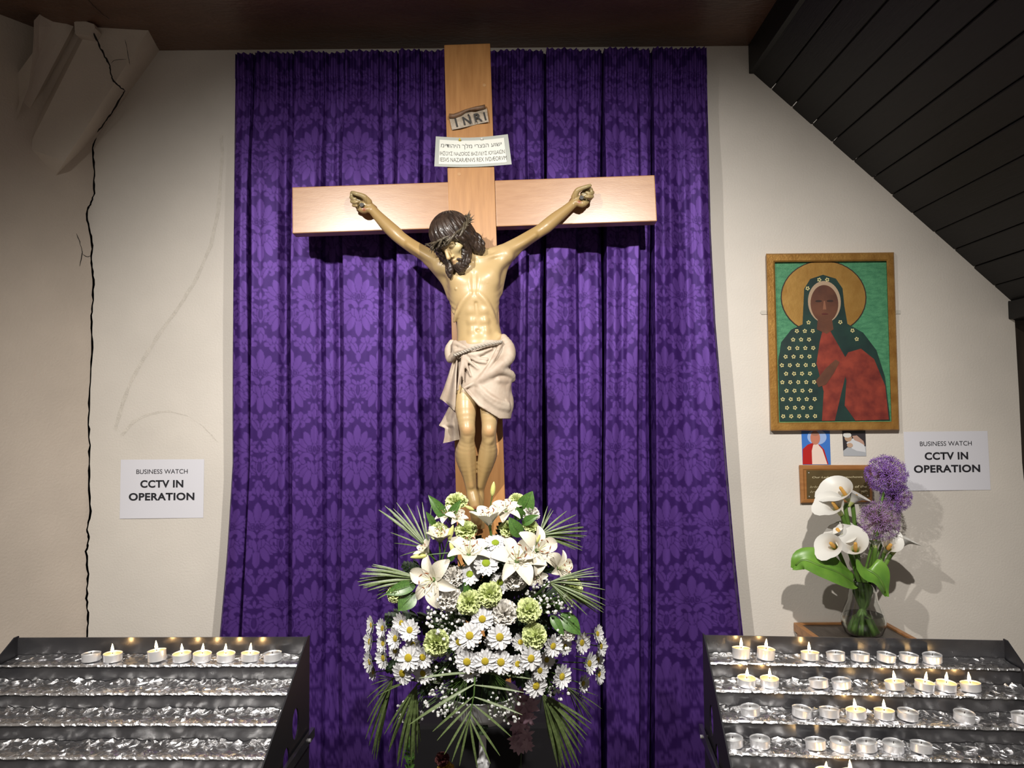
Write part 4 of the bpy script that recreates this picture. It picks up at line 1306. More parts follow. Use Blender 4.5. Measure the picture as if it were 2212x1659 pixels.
RISE, RUN = 0.0375, 0.0615
NROW = 7
def rack(origin, yaw, width, name_label, seed, holes_side):
    """origin: top back corner on the rack's left as seen from the front; local x right, y back, z up"""
    rt = empty('candle_rack', (origin[0], origin[1], 0), name_label, 'candle rack')
    M = Matrix.Translation(Vector(origin)) @ Matrix.Rotation(yaw, 4, 'Z')
    W = lambda x, y, z: np.array(M @ Vector((x, y, z)))
    # steps: back board and every riser/tread folded from one sheet each
    def slab(y0, z0, y1, z1, th, nm, m=M_BLACKMETAL):
        dy, dz = y1 - y0, z1 - z0
        L = math.hypot(dy, dz); n = (-dz / L * th, dy / L * th)
        if n[1] > 0 or (abs(n[1]) < 1e-9 and n[0] < 0):
            n = (-n[0], -n[1])
        poly = [W(0.003, y0, z0), W(0.003, y1, z1), W(0.003, y1 + n[0], z1 + n[1]), W(0.003, y0 + n[0], z0 + n[1])]
        d = W(width - 0.003, 0, 0) - W(0.003, 0, 0)
        return MB().prism(poly, d).build(nm, m, rt)
    slab(0, -0.003, 0, -BACKH, 0.003, 'back_board')
    for k in range(NROW):
        y = -k * RUN; z = -BACKH - k * RISE
        slab(y, z, y - RUN, z, 0.002, 'tread')
        if k < NROW - 1:
            slab(y - RUN, z, y - RUN, z - RISE, 0.002, 'riser')
    yf = -NROW * RUN; zf = -BACKH - (NROW - 1) * RISE
    slab(yf, zf, yf, zf - 0.05, 0.002, 'front_lip')
    # side panels down to the floor, cut with hand holes
    for s, x in ((0, 0.0), (1, width)):
        pr = [(0.004, 0.0), (-0.010, 0.0), (-0.024, -0.008), (yf - 0.012, zf + 0.030), (yf - 0.012, zf - 0.25), (yf * 0.55, -0.62), (yf * 0.55, -origin[2] + 0.002), (0.004, -origin[2] + 0.002)]
        bm = bmesh.new()
        def loop(pts):
            vs_ = [bm.verts.new((0, a, b)) for a, b in pts]
            for i in range(len(vs_)):
                bm.edges.new((vs_[i], vs_[(i + 1) % len(vs_)]))
        loop(pr)
        for (cy, cz, ry, rz) in ((-0.095, -0.155, 0.022, 0.032), (-0.155, -0.205, 0.020, 0.026)):
            loop([(cy + ry * math.cos(a), cz + rz * math.sin(a)) for a in np.linspace(0, 2 * math.pi, 20, endpoint=False)])
        bmesh.ops.triangle_fill(bm, edges=list(bm.edges), use_beauty=True)
        r = bmesh.ops.extrude_face_region(bm, geom=list(bm.faces))
        vs_ = [g for g in r['geom'] if isinstance(g, bmesh.types.BMVert)]
        bmesh.ops.translate(bm, verts=vs_, vec=(0.003 if s == 0 else -0.003, 0, 0))
        bmesh.ops.recalc_face_normals(bm, faces=bm.faces)
        me = bpy.data.meshes.new('side_panel')
        bm.to_mesh(me); bm.free()
        me.transform(M @ Matrix.Translation((x, 0, 0)))
        add('side_panel', me, M_BLACKSIDE, rt)
    # folding brace on the outside of the panel that faces the cross
    bx = -0.008 if holes_side == 0 else width + 0.008
    mb = MB()
    a, b = W(bx, 0.005, -0.212), W(bx, -0.34, -0.212)
    t = b - a; t /= np.linalg.norm(t)
    ax = W(1, 0, 0) - W(0, 0, 0); nn = np.cross(ax, t)
    poly = [a - nn * .010, b - nn * .010, b + nn * .010, a + nn * .010]
    mb.prism([p - ax * .004 for p in poly], ax * 0.008)
    mb.build('folding_brace', M_BLACKMETAL, rt)
    for p in (W(bx, -0.04, -0.212), W(bx, -0.30, -0.212)):
        MB().tube([p - ax * .008, p + ax * .008], .004, 10).build('rivet', M_CUP, rt)
    return rt, M, W

BACKH = 0.045
def tread_pos(M, px, row, width, yfrac=0.5):
    """local x on a tread whose projection falls on a pixel column"""
    y = -row * RUN - RUN * yfrac; z = -BACKH - row * RISE
    lo, hi = -0.05, width + 0.05
    for _ in range(30):
        m = (lo + hi) / 2
        if proj(np.array(M @ Vector((m, y, z))))[0] < px:
            lo = m
        else:
            hi = m
    return (lo + hi) / 2, y, z

def foil(M, W, row, width, rng, label, heavy):
    """a crumpled strip laid along a tread"""
    nx, ny = int(width / 0.0075), 9
    y0 = -row * RUN - 0.002; z0 = -BACKH - row * RISE
    g = np.zeros((ny, nx, 3))
    for j in range(ny):
        for i in range(nx):
            t = j / (ny - 1)
            x = 0.006 + (width - 0.012) * i / (nx - 1) + (rng.uniform(-.0045, .0045) if 0 < i < nx - 1 else 0)
            y = y0 - (RUN - 0.001) * t + (rng.uniform(-.004, .004) if 0 < j < ny - 1 else 0)
            lift = max(0.0, 1 - t * 3.2)
            h = 0.0008 + abs(rng.gauss(0, 1)) * 0.0019 * heavy + lift * (0.002 + 0.0040 * abs(math.sin(i * 0.14 + row * 1.7)) + rng.uniform(0, .003)) * heavy
            if j == ny - 1:
                h = 0.0012 + rng.uniform(0, .0012)
            g[j, i] = (x, y, z0 + h)
    mb = MB()
    vs_ = [tuple(M @ Vector(p)) for p in g.reshape(-1, 3)]
    fs = []
    for j in range(ny - 1):
        for i in range(nx - 1):
            a, b, c, d = j * nx + i, j * nx + i + 1, (j + 1) * nx + i + 1, (j + 1) * nx + i
            fs += [(a, b, c), (a, c, d)] if rng.random() < .5 else [(a, b, d), (b, c, d)]
    # a lip folded over the tread's front edge
    lip = [tuple(M @ Vector((g[-1, i][0], y0 - RUN - 0.0012, z0 - rng.uniform(.0005, .0030)))) for i in range(nx)]
    b0 = len(vs_); vs_ += lip
    for i in range(nx - 1):
        fs.append(((ny - 1) * nx + i, (ny - 1) * nx + i + 1, b0 + i + 1, b0 + i))
    mb.add(vs_, fs)
    o = mb.build('foil_strip', M_FOIL, None, fix=False)
    tag(o, label, 'foil', 'foil strips lining the candle racks')
    c = M @ Vector((width / 2, y0 - RUN / 2, z0))
    seat(o, c)
    return o

# ---- tea lights: one of each kind, then copies
def make_tealight(lit, tall):
    h = 0.021 if tall else 0.0150
    rt = empty('tea_light', (0, 0, 0))
    mb = MB().lathe([(0.0180, 0), (0.0188, 0.0008), (0.0190, h), (0.0196, h + 0.0006), (0.0190, h + 0.0008), (0.0184, h), (0.0182, h - 0.002)], 26, close=True)
    mb.build('cup', M_CUP, rt, smooth=True, local=True, angle=40)
    lv = h - (0.0018 if lit else 0.0020)
    wx = MB().lathe([(0.0183, lv + 0.0008), (0.0170, lv + 0.0002), (0.010, lv - 0.0004), (0.0, lv - 0.0005)], 26).build('wax', M_WAXLIT if lit else M_WAX, rt, smooth=True, local=True)
    MB().tube([(0, 0, lv - 0.001), (0.0004, 0, lv + 0.004), (0.0014, 0, lv + (0.007 if lit else 0.0045))], [0.0009, 0.0008, 0.0006], 6).build('wick', M_WICK, wx, local=True)
    if lit:
        z0 = lv + 0.0045
        MB().lathe([(0.0, 0), (0.0016, 0.001), (0.0028, 0.0035), (0.0031, 0.006), (0.0025, 0.010), (0.0013, 0.0145), (0.0004, 0.018), (0, 0.019)], 12, (0.0012, 0, z0)).build('flame', M_FLAME, wx, smooth=True, local=True)
    return rt
PROTO = {(l, t): make_tealight(l, t) for l in (False, True) for t in (False, True)}
USED = set()
ROWN = ('top', 'second', 'third', 'fourth', 'fifth')
NTH = ('first', 'second', 'third', 'fourth', 'fifth', 'sixth', 'seventh', 'eighth')
def tealight(M, width, row, px, lit, tall, where, rng, yfrac=0.48, nth=0):
    x, y, z = tread_pos(M, px, row, width, yfrac)
    k = (lit, tall)
    o = PROTO[k] if k not in USED else copy_tree(PROTO[k])
    USED.add(k)
    o.location = M @ Vector((x, y, z + 0.0036))
    o.rotation_euler = (rng.uniform(-.10, .10), rng.uniform(-.10, .10), rng.uniform(0, 6.28))
    kind = 'burning tea light' if lit else 'unlit tea light'
    lab = '%s, %s from the curtain on the %s step %s' % (kind, NTH[nth], ROWN[row], where)
    tag(o, lab, 'tea light', '%s tea lights on the %s step %s' % ('burning' if lit else 'unlit', ROWN[row], where))
    return o

# ---- rack by the cracked wall
yl = 1.70
oL = P(36, 1374, yl)
oR = P(668, 1373, yl - 0.012)
wL = float(np.linalg.norm(oR - oL)); yawL = math.atan2(oR[1] - oL[1], oR[0] - oL[0])
LBL = 'black stepped candle rack below the cracked wall, its lower steps bare of candles'
rkL, ML, WL = rack((oL[0], oL[1], oR[2]), yawL, wL, LBL, 1, 1)
rng = random.Random(21)
for r in range(NROW - 1):
    foil(ML, WL, r, wL, rng, 'crumpled foil strip lining the %s step of the rack below the cracked wall' % (ROWN + ('sixth', 'seventh'))[r], 0.6 if r == 0 else 1.0)
cl_ = lambda x: x / 3.072
for i, (x, lit, tall) in enumerate(((605, 0, 0), (748, 1, 0), (1043, 1, 1), (1208, 1, 0), (1340, 1, 0), (1497, 1, 0), (1657, 1, 0), (1810, 0, 0))):
    tealight(ML, wL, 0, cl_(x), bool(lit), bool(tall), 'below the cracked wall', rng, 0.62, 7 - i)
# ---- rack below the icon
ol = P(1518, 1366, 1.715); orr = P(2172, 1384, 1.655)
wR = float(np.linalg.norm(orr - ol)); yawR = math.atan2(orr[1] - ol[1], orr[0] - ol[0])
rkR, MR, WR = rack((ol[0], ol[1], (ol[2] + orr[2]) / 2), yawR, wR, 'black stepped candle rack below the framed icon, dotted with candles on every step', 2, 0)
for r in range(NROW - 1):
    foil(MR, WR, r, wR, rng, 'crumpled foil strip lining the %s step of the rack below the framed icon' % (ROWN + ('sixth', 'seventh'))[r], 0.55 if r == 0 else 0.9)
rows = [[(315, 1, 1), (478, 1, 1), (778, 1, 0), (952, 0, 0), (1113, 0, 0), (1287, 0, 0), (1438, 0, 0), (1600, 0, 0)],
        [(350, 1, 0), (505, 1, 0), (838, 0, 0), (990, 0, 0), (1350, 1, 0), (1543, 1, 0), (1690, 1, 0), (1858, 1, 0)],
        [(378, 0, 0), (720, 0, 0), (907, 0, 0), (1090, 1, 0), (1277, 1, 0), (1432, 0, 0), (1810, 0, 0), (2205, 0, 0)],
        [(262, 0, 0), (442, 0, 0), (818, 0, 0), (975, 0, 0), (1160, 0, 0), (1337, 0, 0), (1522, 0, 0)],
        [(880, 1, 1), (1057, 1, 1), (2040, 0, 0)]]
for r, lst in enumerate(rows):
    for i, (x, lit, tall) in enumerate(lst):
        tealight(MR, wR, r, 1500 + x / 3.107, bool(lit), bool(tall), 'below the framed icon', rng, 0.55, i)
for k, o in PROTO.items():
    if k not in USED:
        for ch in list(o.children_recursive):
            bpy.data.objects.remove(ch)
        bpy.data.objects.remove(o)
# ================================================================== notices, icon, prints, plaque
M_PAPER = mat('white_paper', (0.70, 0.70, 0.76), 0.6)
M_PRINT = mat('black_print', (0.012, 0.012, 0.018), 0.55)
def quad_at(q, s, t, off=0.0):
    """a point of a four-corner picture plane (tl, tr, br, bl pixels), s across, t down, lifted off the wall"""
    (x0, y0), (x1, y1), (x2, y2), (x3, y3) = q
    x = (x0 + (x1 - x0) * s) * (1 - t) + (x3 + (x2 - x3) * s) * t
    y = (y0 + (y1 - y0) * s) * (1 - t) + (y3 + (y2 - y3) * s) * t
    return P(x, y, WY - off)
def notice(q, label, curl):
    c = quad_at(q, .5, 1, 0.002)
    rt = empty('cctv_notice', c, label, 'notice')
    g = [[quad_at(q, i / 12, j / 10, 0.0015 + curl * (0.5 + 0.5 * math.sin(i / 12 * 5.0)) * max(0, j / 10 - .75)) for i in range(13)] for j in range(11)]
    mb = MB().grid(g).grid([[p + np.array([0, .0008, 0]) for p in r] for r in g])
    sh = mb.build('sheet', M_PAPER, rt, smooth=True)
    x = quad_at(q, 1, .5) - quad_at(q, 0, .5); y = quad_at(q, .5, 0) - quad_at(q, .5, 1)
    for s, size, bold, t, w, name in (('BUSINESS WATCH', .023, 0.0, .205, .615, 'heading'), ('CCTV IN', .0385, .0013, .415, .515, 'lettering'), ('OPERATION', .0385, .0013, .632, .785, 'lettering')):
        me = text_mesh(s, size, bold, space=1.0 if bold == 0 else 1.07)
        xs = [v.co.x for v in me.vertices]; ys = [v.co.y for v in me.vertices]
        W_ = max(xs) - min(xs); cxm = (max(xs) + min(xs)) / 2; cym = (max(ys) + min(ys)) / 2
        hh = {'heading': .0158, 'lettering': .0268}[name]
        k = w * np.linalg.norm(x) / W_; ky = hh / (max(ys) - min(ys))
        me.transform(Matrix.Diagonal((k, ky, 1, 1)) @ Matrix.Translation((-cxm, -cym, 0)))
        me.transform(flat_frame(quad_at(q, .497, t, 0.0024), x, y))
        add(name, me, M_PRINT, sh)
    return rt
notice([(261, 993), (441, 992), (439, 1118.5), (258.5, 1120.5)], 'white CCTV notice on the wall beside the left-hand crack', 0.006)
notice([(1952, 933), (2133, 931), (2140, 1058), (1957, 1060.5)], 'white CCTV notice on the wall beside the purple alliums', 0.010)

# ------------------------------------------------------------------ framed icon: a plain haloed figure in the same colours
M_GILT = mat('gilt_frame', (0.50, 0.27, 0.07), 0.40, 0.55, col2=(0.34, 0.16, 0.035), vscale=25, bump=0.12, bscale=130)
M_GOLD = mat('gold_leaf', (0.50, 0.29, 0.08), 0.42, 0.45, col2=(0.40, 0.21, 0.05), vscale=18, bump=0.06, bscale=90)
M_GREEN = mat('green_ground', (0.085, 0.30, 0.15), 0.5, col2=(0.045, 0.20, 0.10), vscale=45, bump=0.2, bscale=150, stretch=(1, 1, 2.5))
M_CLOAK = mat('dark_green_cloak', (0.012, 0.045, 0.035), 0.5, col2=(0.006, 0.022, 0.022), vscale=16)
M_REDROBE = mat('red_robe', (0.30, 0.045, 0.025), 0.5, col2=(0.13, 0.015, 0.012), vscale=24)
M_FACE = mat('brown_face', (0.15, 0.055, 0.028), 0.5, col2=(0.075, 0.026, 0.016), vscale=14)
M_LINE = mat('dark_line', (0.03, 0.012, 0.008), 0.6)
M_BLOOM = mat('pale_gold_blossom', (0.62, 0.55, 0.26), 0.5)
IC = [(1655, 548), (1931, 545), (1943, 929), (1665, 931)]
DEP = 0.030
icon = empty('framed_icon', quad_at(IC, .5, 1, 0.0), 'painted icon of a haloed robed figure in a gilt frame', 'framed picture')
def ipt(s, t, off):
    return quad_at(IC, s, t, off)
fw, fh = .066, .048
inn = [(fw, fh), (1 - fw * .9, fh), (1 - fw * .9, 1 - fh), (fw, 1 - fh)]
out = [(0, 0), (1, 0), (1, 1), (0, 1)]
for i in range(4):
    a, b = out[i], out[(i + 1) % 4]; c, d = inn[(i + 1) % 4], inn[i]
    mid = lambda p, q, k: (p[0] + (q[0] - p[0]) * k, p[1] + (q[1] - p[1]) * k)
    rowsF = [[ipt(*a, 0.001), ipt(*b, 0.001)], [ipt(*a, DEP - .006), ipt(*b, DEP - .006)], [ipt(*mid(a, d, .12), DEP), ipt(*mid(b, c, .12), DEP)], [ipt(*mid(a, d, .82), DEP), ipt(*mid(b, c, .82), DEP)], [ipt(*d, DEP - .004), ipt(*c, DEP - .004)], [ipt(*d, .004), ipt(*c, .004)]]
    mb = MB().grid(rowsF)
    mb.build('frame_rail', M_GILT, icon)
pan = MB().prism([ipt(s, t, 0.014) for s, t in inn], (0, 0.010, 0)).build('panel', M_GREEN, icon)
def shape(pts, off, m, name, th=.0012, under=None):
    """a raised painted shape; pts in the frame's own 0..1 coordinates"""
    return MB().prism([ipt(s, t, off) for s, t in pts], (0, th, 0)).build(name, m, under or icon)
def oval(cs, ct, rs, rt_, n=40, a0=0, a1=2 * math.pi):
    return [(cs + rs * math.cos(a), ct + rt_ * math.sin(a)) for a in np.linspace(a0, a1, n, endpoint=(a1 - a0 < 6.2))]
ASP = 278 / 384.0
shape(oval(.44, .25, .335, .335 * ASP * .86), .0165, M_LINE, 'halo_edge')
shape(oval(.44, .25, .327, .327 * ASP * .86), .0172, M_GOLD, 'halo')
cloak = [(.075, .945), (.075, .60), (.10, .50), (.18, .43), (.27, .40), (.28, .30), (.29, .20), (.34, .145), (.44, .122), (.54, .145), (.59, .20), (.60, .30), (.62, .40), (.74, .45), (.84, .55), (.90, .70), (.93, .945)]
clk = shape(cloak, .0185, M_CLOAK, 'cloak')
shape([(.37, .62), (.40, .50), (.43, .42), (.47, .42), (.53, .50), (.62, .62), (.56, .78), (.50, .945), (.40, .945), (.42, .78)], .0193, M_REDROBE, 'robe')
shape([(.62, .56), (.72, .54), (.82, .60), (.90, .75), (.92, .94), (.66, .945), (.58, .86), (.60, .72), (.575, .64), (.585, .60)], .0196, M_REDROBE, 'robe')
shape(oval(.445, .275, .128, .118), .0193, mat('pale_veil_edge', (.42, .30, .20), .5), 'veil')
shape([(.395, .34), (.495, .34), (.51, .43), (.455, .455), (.38, .43)], .0196, M_FACE, 'neck')
face = shape(oval(.445, .285, .108, .105), .0200, M_FACE, 'face')
for e in (.400, .490):
    shape(oval(e, .270, .026, .006, 14), .0206, M_LINE, 'eye', under=face)
shape([(.440, .27), (.450, .27), (.458, .318), (.432, .318)], .0206, mat('face_light', (.26, .11, .06), .5), 'nose', under=face)
shape(oval(.446, .343, .026, .005, 14), .0206, mat('lips', (.10, .02, .015), .5), 'mouth', under=face)
shape([(.36, .72), (.44, .65), (.52, .60), (.55, .615), (.50, .68), (.44, .74), (.38, .755)], .0206, M_FACE, 'hand')
bl_rng = random.Random(5)
def incloak(s, t):
    n = len(cloak); c = False
    for i in range(n):
        (x0, y0), (x1, y1) = cloak[i], cloak[(i + 1) % n]
        if (y0 > t) != (y1 > t) and s < (x1 - x0) * (t - y0) / (y1 - y0) + x0:
            c = not c
    return c
bb = MB()
for i in range(14):
    for j in range(17):
        s = .10 + i * .062 + (j % 2) * .031; t = .15 + j * .048
        if t > .93 or not all(incloak(s + ds, t + dt) for ds, dt in ((.025, 0), (-.025, 0), (0, .018), (0, -.018))):
            continue
        if ((s - .445) / .14) ** 2 + ((t - .285) / .13) ** 2 < 1 or (.36 < s < .63 and t > .40) or (s > .56 and t > .53):
            continue
        a0 = bl_rng.uniform(0, 1)
        for k in range(5):
            a = a0 + k * 2 * math.pi / 5
            c = (s + .011 * math.cos(a), t + .011 * ASP * math.sin(a))
            bb.prism([ipt(c[0] + .0062 * math.cos(b), c[1] + .0062 * ASP * math.sin(b), .0197) for b in np.linspace(0, 2 * math.pi, 7)[:-1]], (0, .0008, 0))
o = bb.build('blossoms', M_BLOOM, clk)
o['kind'] = 'stuff'
# mirror plates holding the frame
for (x, y) in ((1651, 675), (1939, 674)):
    p = P(x, y, WY - .003)
    MB().prism([p + np.array([dx, 0, dz]) for dx, dz in ((-.010, -.007), (.010, -.007), (.010, .007), (-.010, .007), (-.015, 0))], (0, .0015, 0)).build('mirror_plate', mat('white_plate', (.55, .53, .48), .4), icon)

# ------------------------------------------------------------------ two small prints below the frame
def print_thing(q, label, shapes):
    rt = empty('photo_print', quad_at(q, .5, 1, 0.001), label, 'photo print')
    for k, (pts, col, nm) in enumerate(shapes):
        MB().prism([quad_at(q, s, t, 0.0016 + 0.00035 * k) for s, t in pts], (0, .0003 if k else .001, 0)).build(nm, mat('print_' + nm, col, .35), rt)
full = [(0, 0), (1, 0), (1, 1), (0, 1)]
c9 = lambda x, y: (1700 + x / 8.508, 920 + y / 8.508)
q1 = [c9(265, 80), c9(785, 80), c9(805, 712), c9(290, 712)]
print_thing(q1, 'blue photo print of a man in a red cape tucked under the gilt frame', [
    (full, (.045, .17, .55), 'sky'), (oval(.54, .20, .34, .22), (.32, .45, .75), 'glow'),
    ([(.02, .55), (.20, .42), (.40, .36), (.62, .42), (.78, .56), (.92, .99), (.0, .99)], (.42, .015, .015), 'cape'),
    ([(.40, .42), (.56, .40), (.72, .56), (.88, .99), (.34, .99), (.34, .60)], (.78, .62, .54), 'cassock'),
    (oval(.48, .22, .17, .20), (.52, .20, .13), 'head'), (oval(.48, .10, .13, .06), (.35, .17, .12), 'hair')])
q2 = [c9(1018, 80), c9(1440, 80), c9(1458, 556), c9(1040, 552)]
print_thing(q2, 'dark photo print of a kneeling person in white tucked under the gilt frame', [
    (full, (.035, .03, .035), 'background'), ([(.0, .8), (.2, .66), (.5, .7), (1, .62), (1, 1), (0, 1)], (.40, .42, .45), 'cloth'),
    ([(.15, .50), (.35, .34), (.55, .30), (.80, .42), (.95, .62), (.98, .85), (.60, .80), (.40, .72)], (.62, .63, .66), 'robe'),
    ([(.42, .22), (.62, .20), (.90, .42), (.95, .58), (.70, .45), (.50, .38)], (.45, .28, .22), 'stole'),
    (oval(.24, .30, .16, .14), (.45, .30, .20), 'head'), (oval(.20, .19, .18, .10), (.66, .66, .64), 'skullcap'), (oval(.30, .58, .13, .09), (.50, .34, .24), 'hands')])

# ------------------------------------------------------------------ brass plaque on a wooden board
q3 = [c9(222, 720), c9(1560, 718), c9(1578, 1400), c9(250, 1425)]
M_PINE = mat('varnished_pine', (0.36, 0.16, 0.05), 0.4, col2=(0.27, 0.11, 0.03), vscale=18, stretch=(1, 1, 5))
M_BRASS = mat('dull_brass', (0.16, 0.115, 0.05), 0.42, 0.5, var=.25, vscale=20)
plq = empty('brass_plaque', quad_at(q3, .5, 1, 0), 'engraved brass plaque on a moulded pine board behind the calla lilies', 'plaque')
rings = [(0, 0.0), (0, .012), (.012, .016), (.05, .018), (.065, .0155), (.075, .0155)]
mb = MB()
def ring(m, off):
    a = 278 / 384.0 * 2.0
    return [quad_at(q3, s, t, off) for s, t in ((m, m * 2), (1 - m, m * 2), (1 - m, 1 - m * 2), (m, 1 - m * 2))]
g = [ring(m, o) for m, o in rings]
mb.grid(g, close_u=True)
mb.add(g[-1], [(0, 1, 2, 3)])
mb.build('board', M_PINE, plq)
qin = [c9(360, 815), c9(1512, 812), c9(1525, 1320), c9(370, 1340)]
pl3 = MB().prism([quad_at(qin, s, t, .0185) for s, t in full], (0, .002, 0)).build('plate', M_BRASS, plq)
M_ENGR = mat('pale_engraving', (.52, .45, .28), .5)
xq = quad_at(qin, 1, .5) - quad_at(qin, 0, .5); yq = quad_at(qin, .5, 0) - quad_at(qin, .5, 1)
for s, w, c in (('Our Lady of Czestochowa', .80, (.49, .255)), ('of the', .19, (.86, .59)), ('ugh', .10, (.91, .76))):
    me = text_mesh(s, .014, .0002, shear=.15)
    xs = [v.co.x for v in me.vertices]; ys = [v.co.y for v in me.vertices]
    k = w * np.linalg.norm(xq) / (max(xs) - min(xs))
    me.transform(Matrix.Diagonal((k, .0085 / (max(ys) - min(ys)), 1, 1)) @ Matrix.Translation((-(max(xs) + min(xs)) / 2, -(max(ys) + min(ys)) / 2, 0)))
    me.transform(flat_frame(quad_at(qin, c[0], c[1], .0190), xq, yq))
    add('engraving', me, M_ENGR, pl3)
for t0, s0, s1 in ((.59, .05, .30), (.76, .05, .34)):
    # worn, unreadable script
    pts = [quad_at(qin, s0 + (s1 - s0) * k / 60, t0 + .045 * math.sin(k * 1.1) * (0.5 + 0.5 * math.sin(k * .37)), .0190) for k in range(61)]
    MB().tube(pts, .0005, 5).build('engraving', M_ENGR, pl3)
for s, t in ((.035, .09), (.965, .09), (.035, .92), (.965, .92)):
    MB().lathe([(.0022, 0), (.002, .001), (0, .0014)], 10, M=flat_frame(quad_at(qin, s, t, .0187), xq, yq)).build('screw', M_CUP, pl3)

# ------------------------------------------------------------------ small table under the vase
TZ = 0.79
tp = [Ppl(x, y, (0, 0, TZ), np.array([0, 0, 1.])) for x, y in ((1711, 1342), (1914, 1343))]
tx0, tx1 = float(tp[0][0]), float(tp[1][0]); ty1 = min(float(tp[0][1]), WY - .006); ty0 = ty1 - .42
table = empty('side_table', ((tx0 + tx1) / 2, (ty0 + ty1) / 2, 0), 'small wooden table with a dark inset top under the glass vase', 'table')
M_TW = mat('light_oak_edge', (0.42, 0.20, 0.075), 0.45, col2=(0.30, 0.13, 0.045), vscale=14, stretch=(1, 4, 4))
rim = .032
for lo_, hi_ in (((tx0, ty0, TZ - .03), (tx0 + .018, ty1, TZ)), ((tx1 - .018, ty0, TZ - .03), (tx1, ty1, TZ)), ((tx0 + .018, ty0, TZ - .03), (tx1 - .018, ty0 + .018, TZ)), ((tx0 + .018, ty1 - .012, TZ - .03), (tx1 - .018, ty1, TZ))):
    MB().box(lo_, hi_, .002).build('edge_rail', M_TW, table)
M_DKT = mat('dark_stained_top', (0.030, 0.022, 0.018), 0.35, col2=(0.075, 0.060, 0.05), vscale=22, stretch=(9, .5, 1), detail=7)
MB().box((tx0 + .018, ty0 + .018, TZ - .022), (tx1 - .018, ty1 - .012, TZ - .006)).build('inset_top', M_DKT, table)
for x in (tx0 + .025, tx1 - .025):
    for y in (ty0 + .025, ty1 - .025):
        MB().box((x - .017, y - .017, 0), (x + .017, y + .017, TZ - .03), .002).build('leg', M_TW, table)
# ================================================================== flowers: materials and prototypes
M_WPET = mat('white_petal', (0.60, 0.60, 0.61), 0.55, sss=0.0)
M_YEL = mat('yellow_disc', (0.55, 0.42, 0.02), 0.7, bump=0.6, bscale=900)
M_LIME = mat('lime_disc', (0.30, 0.40, 0.02), 0.7, bump=0.6, bscale=900)
M_GCARN = mat('pale_green_carnation', (0.52, 0.60, 0.22), 0.6, col2=(0.60, 0.65, 0.36), vscale=60)
M_WCARN = mat('white_carnation', (0.62, 0.595, 0.55), 0.6)
M_LILY = mat('cream_lily', (0.63, 0.60, 0.53), 0.45, col2=(0.56, 0.515, 0.40), vscale=30)
M_ANTH = mat('brown_anther', (0.20, 0.065, 0.02), 0.7)
M_FIL = mat('pale_filament', (0.62, 0.62, 0.40), 0.5)
M_BUD = mat('lily_bud', (0.46, 0.50, 0.12), 0.4, col2=(0.62, 0.60, 0.24), vscale=40)
M_STEM = mat('green_stem', (0.075, 0.15, 0.028), 0.5, var=.4, vscale=40)
M_LEAF = mat('glossy_leaf', (0.075, 0.165, 0.028), 0.38, col2=(0.035, 0.09, 0.018), vscale=20, spec=.6)
M_PALM = mat('palm_leaflet', (0.115, 0.155, 0.055), 0.42, col2=(0.06, 0.09, 0.028), vscale=25)
M_FERN = mat('dark_fern', (0.012, 0.030, 0.009), 0.6, var=.4, vscale=60)
M_GYP = mat('gypsophila_white', (0.66, 0.66, 0.65), 0.6)

def petal_grid(L, w, prof, lift, cup, nu=6, nv=5, frill=0.0, seed=0, z0=0.0):
    """a petal along +x; prof(t) width 0..1, lift(t) height, cup bends the edges up"""
    g = np.zeros((nu, nv, 3))
    for i in range(nu):
        t = i / (nu - 1)
        for j in range(nv):
            s = 2 * j / (nv - 1) - 1
            fr = frill * t * t * math.sin(s * 7 + seed)
            g[i, j] = (L * t + frill * .5 * t * math.sin(s * 11 + seed * 2), w * prof(t) * s, z0 + lift(t) + cup * s * s * prof(t) + fr)
    return g
def rotz(g, a):
    c, s = math.cos(a), math.sin(a)
    o = g.copy(); o[..., 0] = g[..., 0] * c - g[..., 1] * s; o[..., 1] = g[..., 0] * s + g[..., 1] * c
    return o
def roty(g, a):
    c, s = math.cos(a), math.sin(a)
    o = g.copy(); o[..., 0] = g[..., 0] * c + g[..., 2] * s; o[..., 2] = -g[..., 0] * s + g[..., 2] * c
    return o
def make_daisy(seed, cupped, mcentre):
    """unit radius, facing +z"""
    r = random.Random(seed)
    rt = empty('daisy', (0, 0, 0))
    mb = MB()
    n = 13
    for lay in range(2):
        for k in range(n):
            a = 2 * math.pi * (k + .5 * lay) / n + r.uniform(-.08, .08)
            L = r.uniform(.86, 1.0) * (1 if lay == 0 else .90)
            dr = r.uniform(-.10, .06) + (.0 if lay else -.06)
            g = petal_grid(L, .185, lambda t: math.sin(math.pi * min(1, .12 + .80 * t)) ** .6 * (1 - .25 * max(0, t - .85) / .15), lambda t: cupped * t * t + dr * t + .05 * lay, .07, 6, 5, 0, k)
            mb.grid(rotz(g, a))
    mb.build('petals', M_WPET, rt, smooth=True, local=True, fix=False)
    MB().lathe([(.27, .04), (.29, .10), (.24, .17), (.13, .205), (0, .21)], 16).build('centre', mcentre, rt, smooth=True, local=True)
    MB().tube([(0, 0, .03), (0, 0, -.6), (.1, .05, -2.6)], [.07, .05, .05], 6).build('stem', M_STEM, rt, smooth=True, local=True)
    return rt
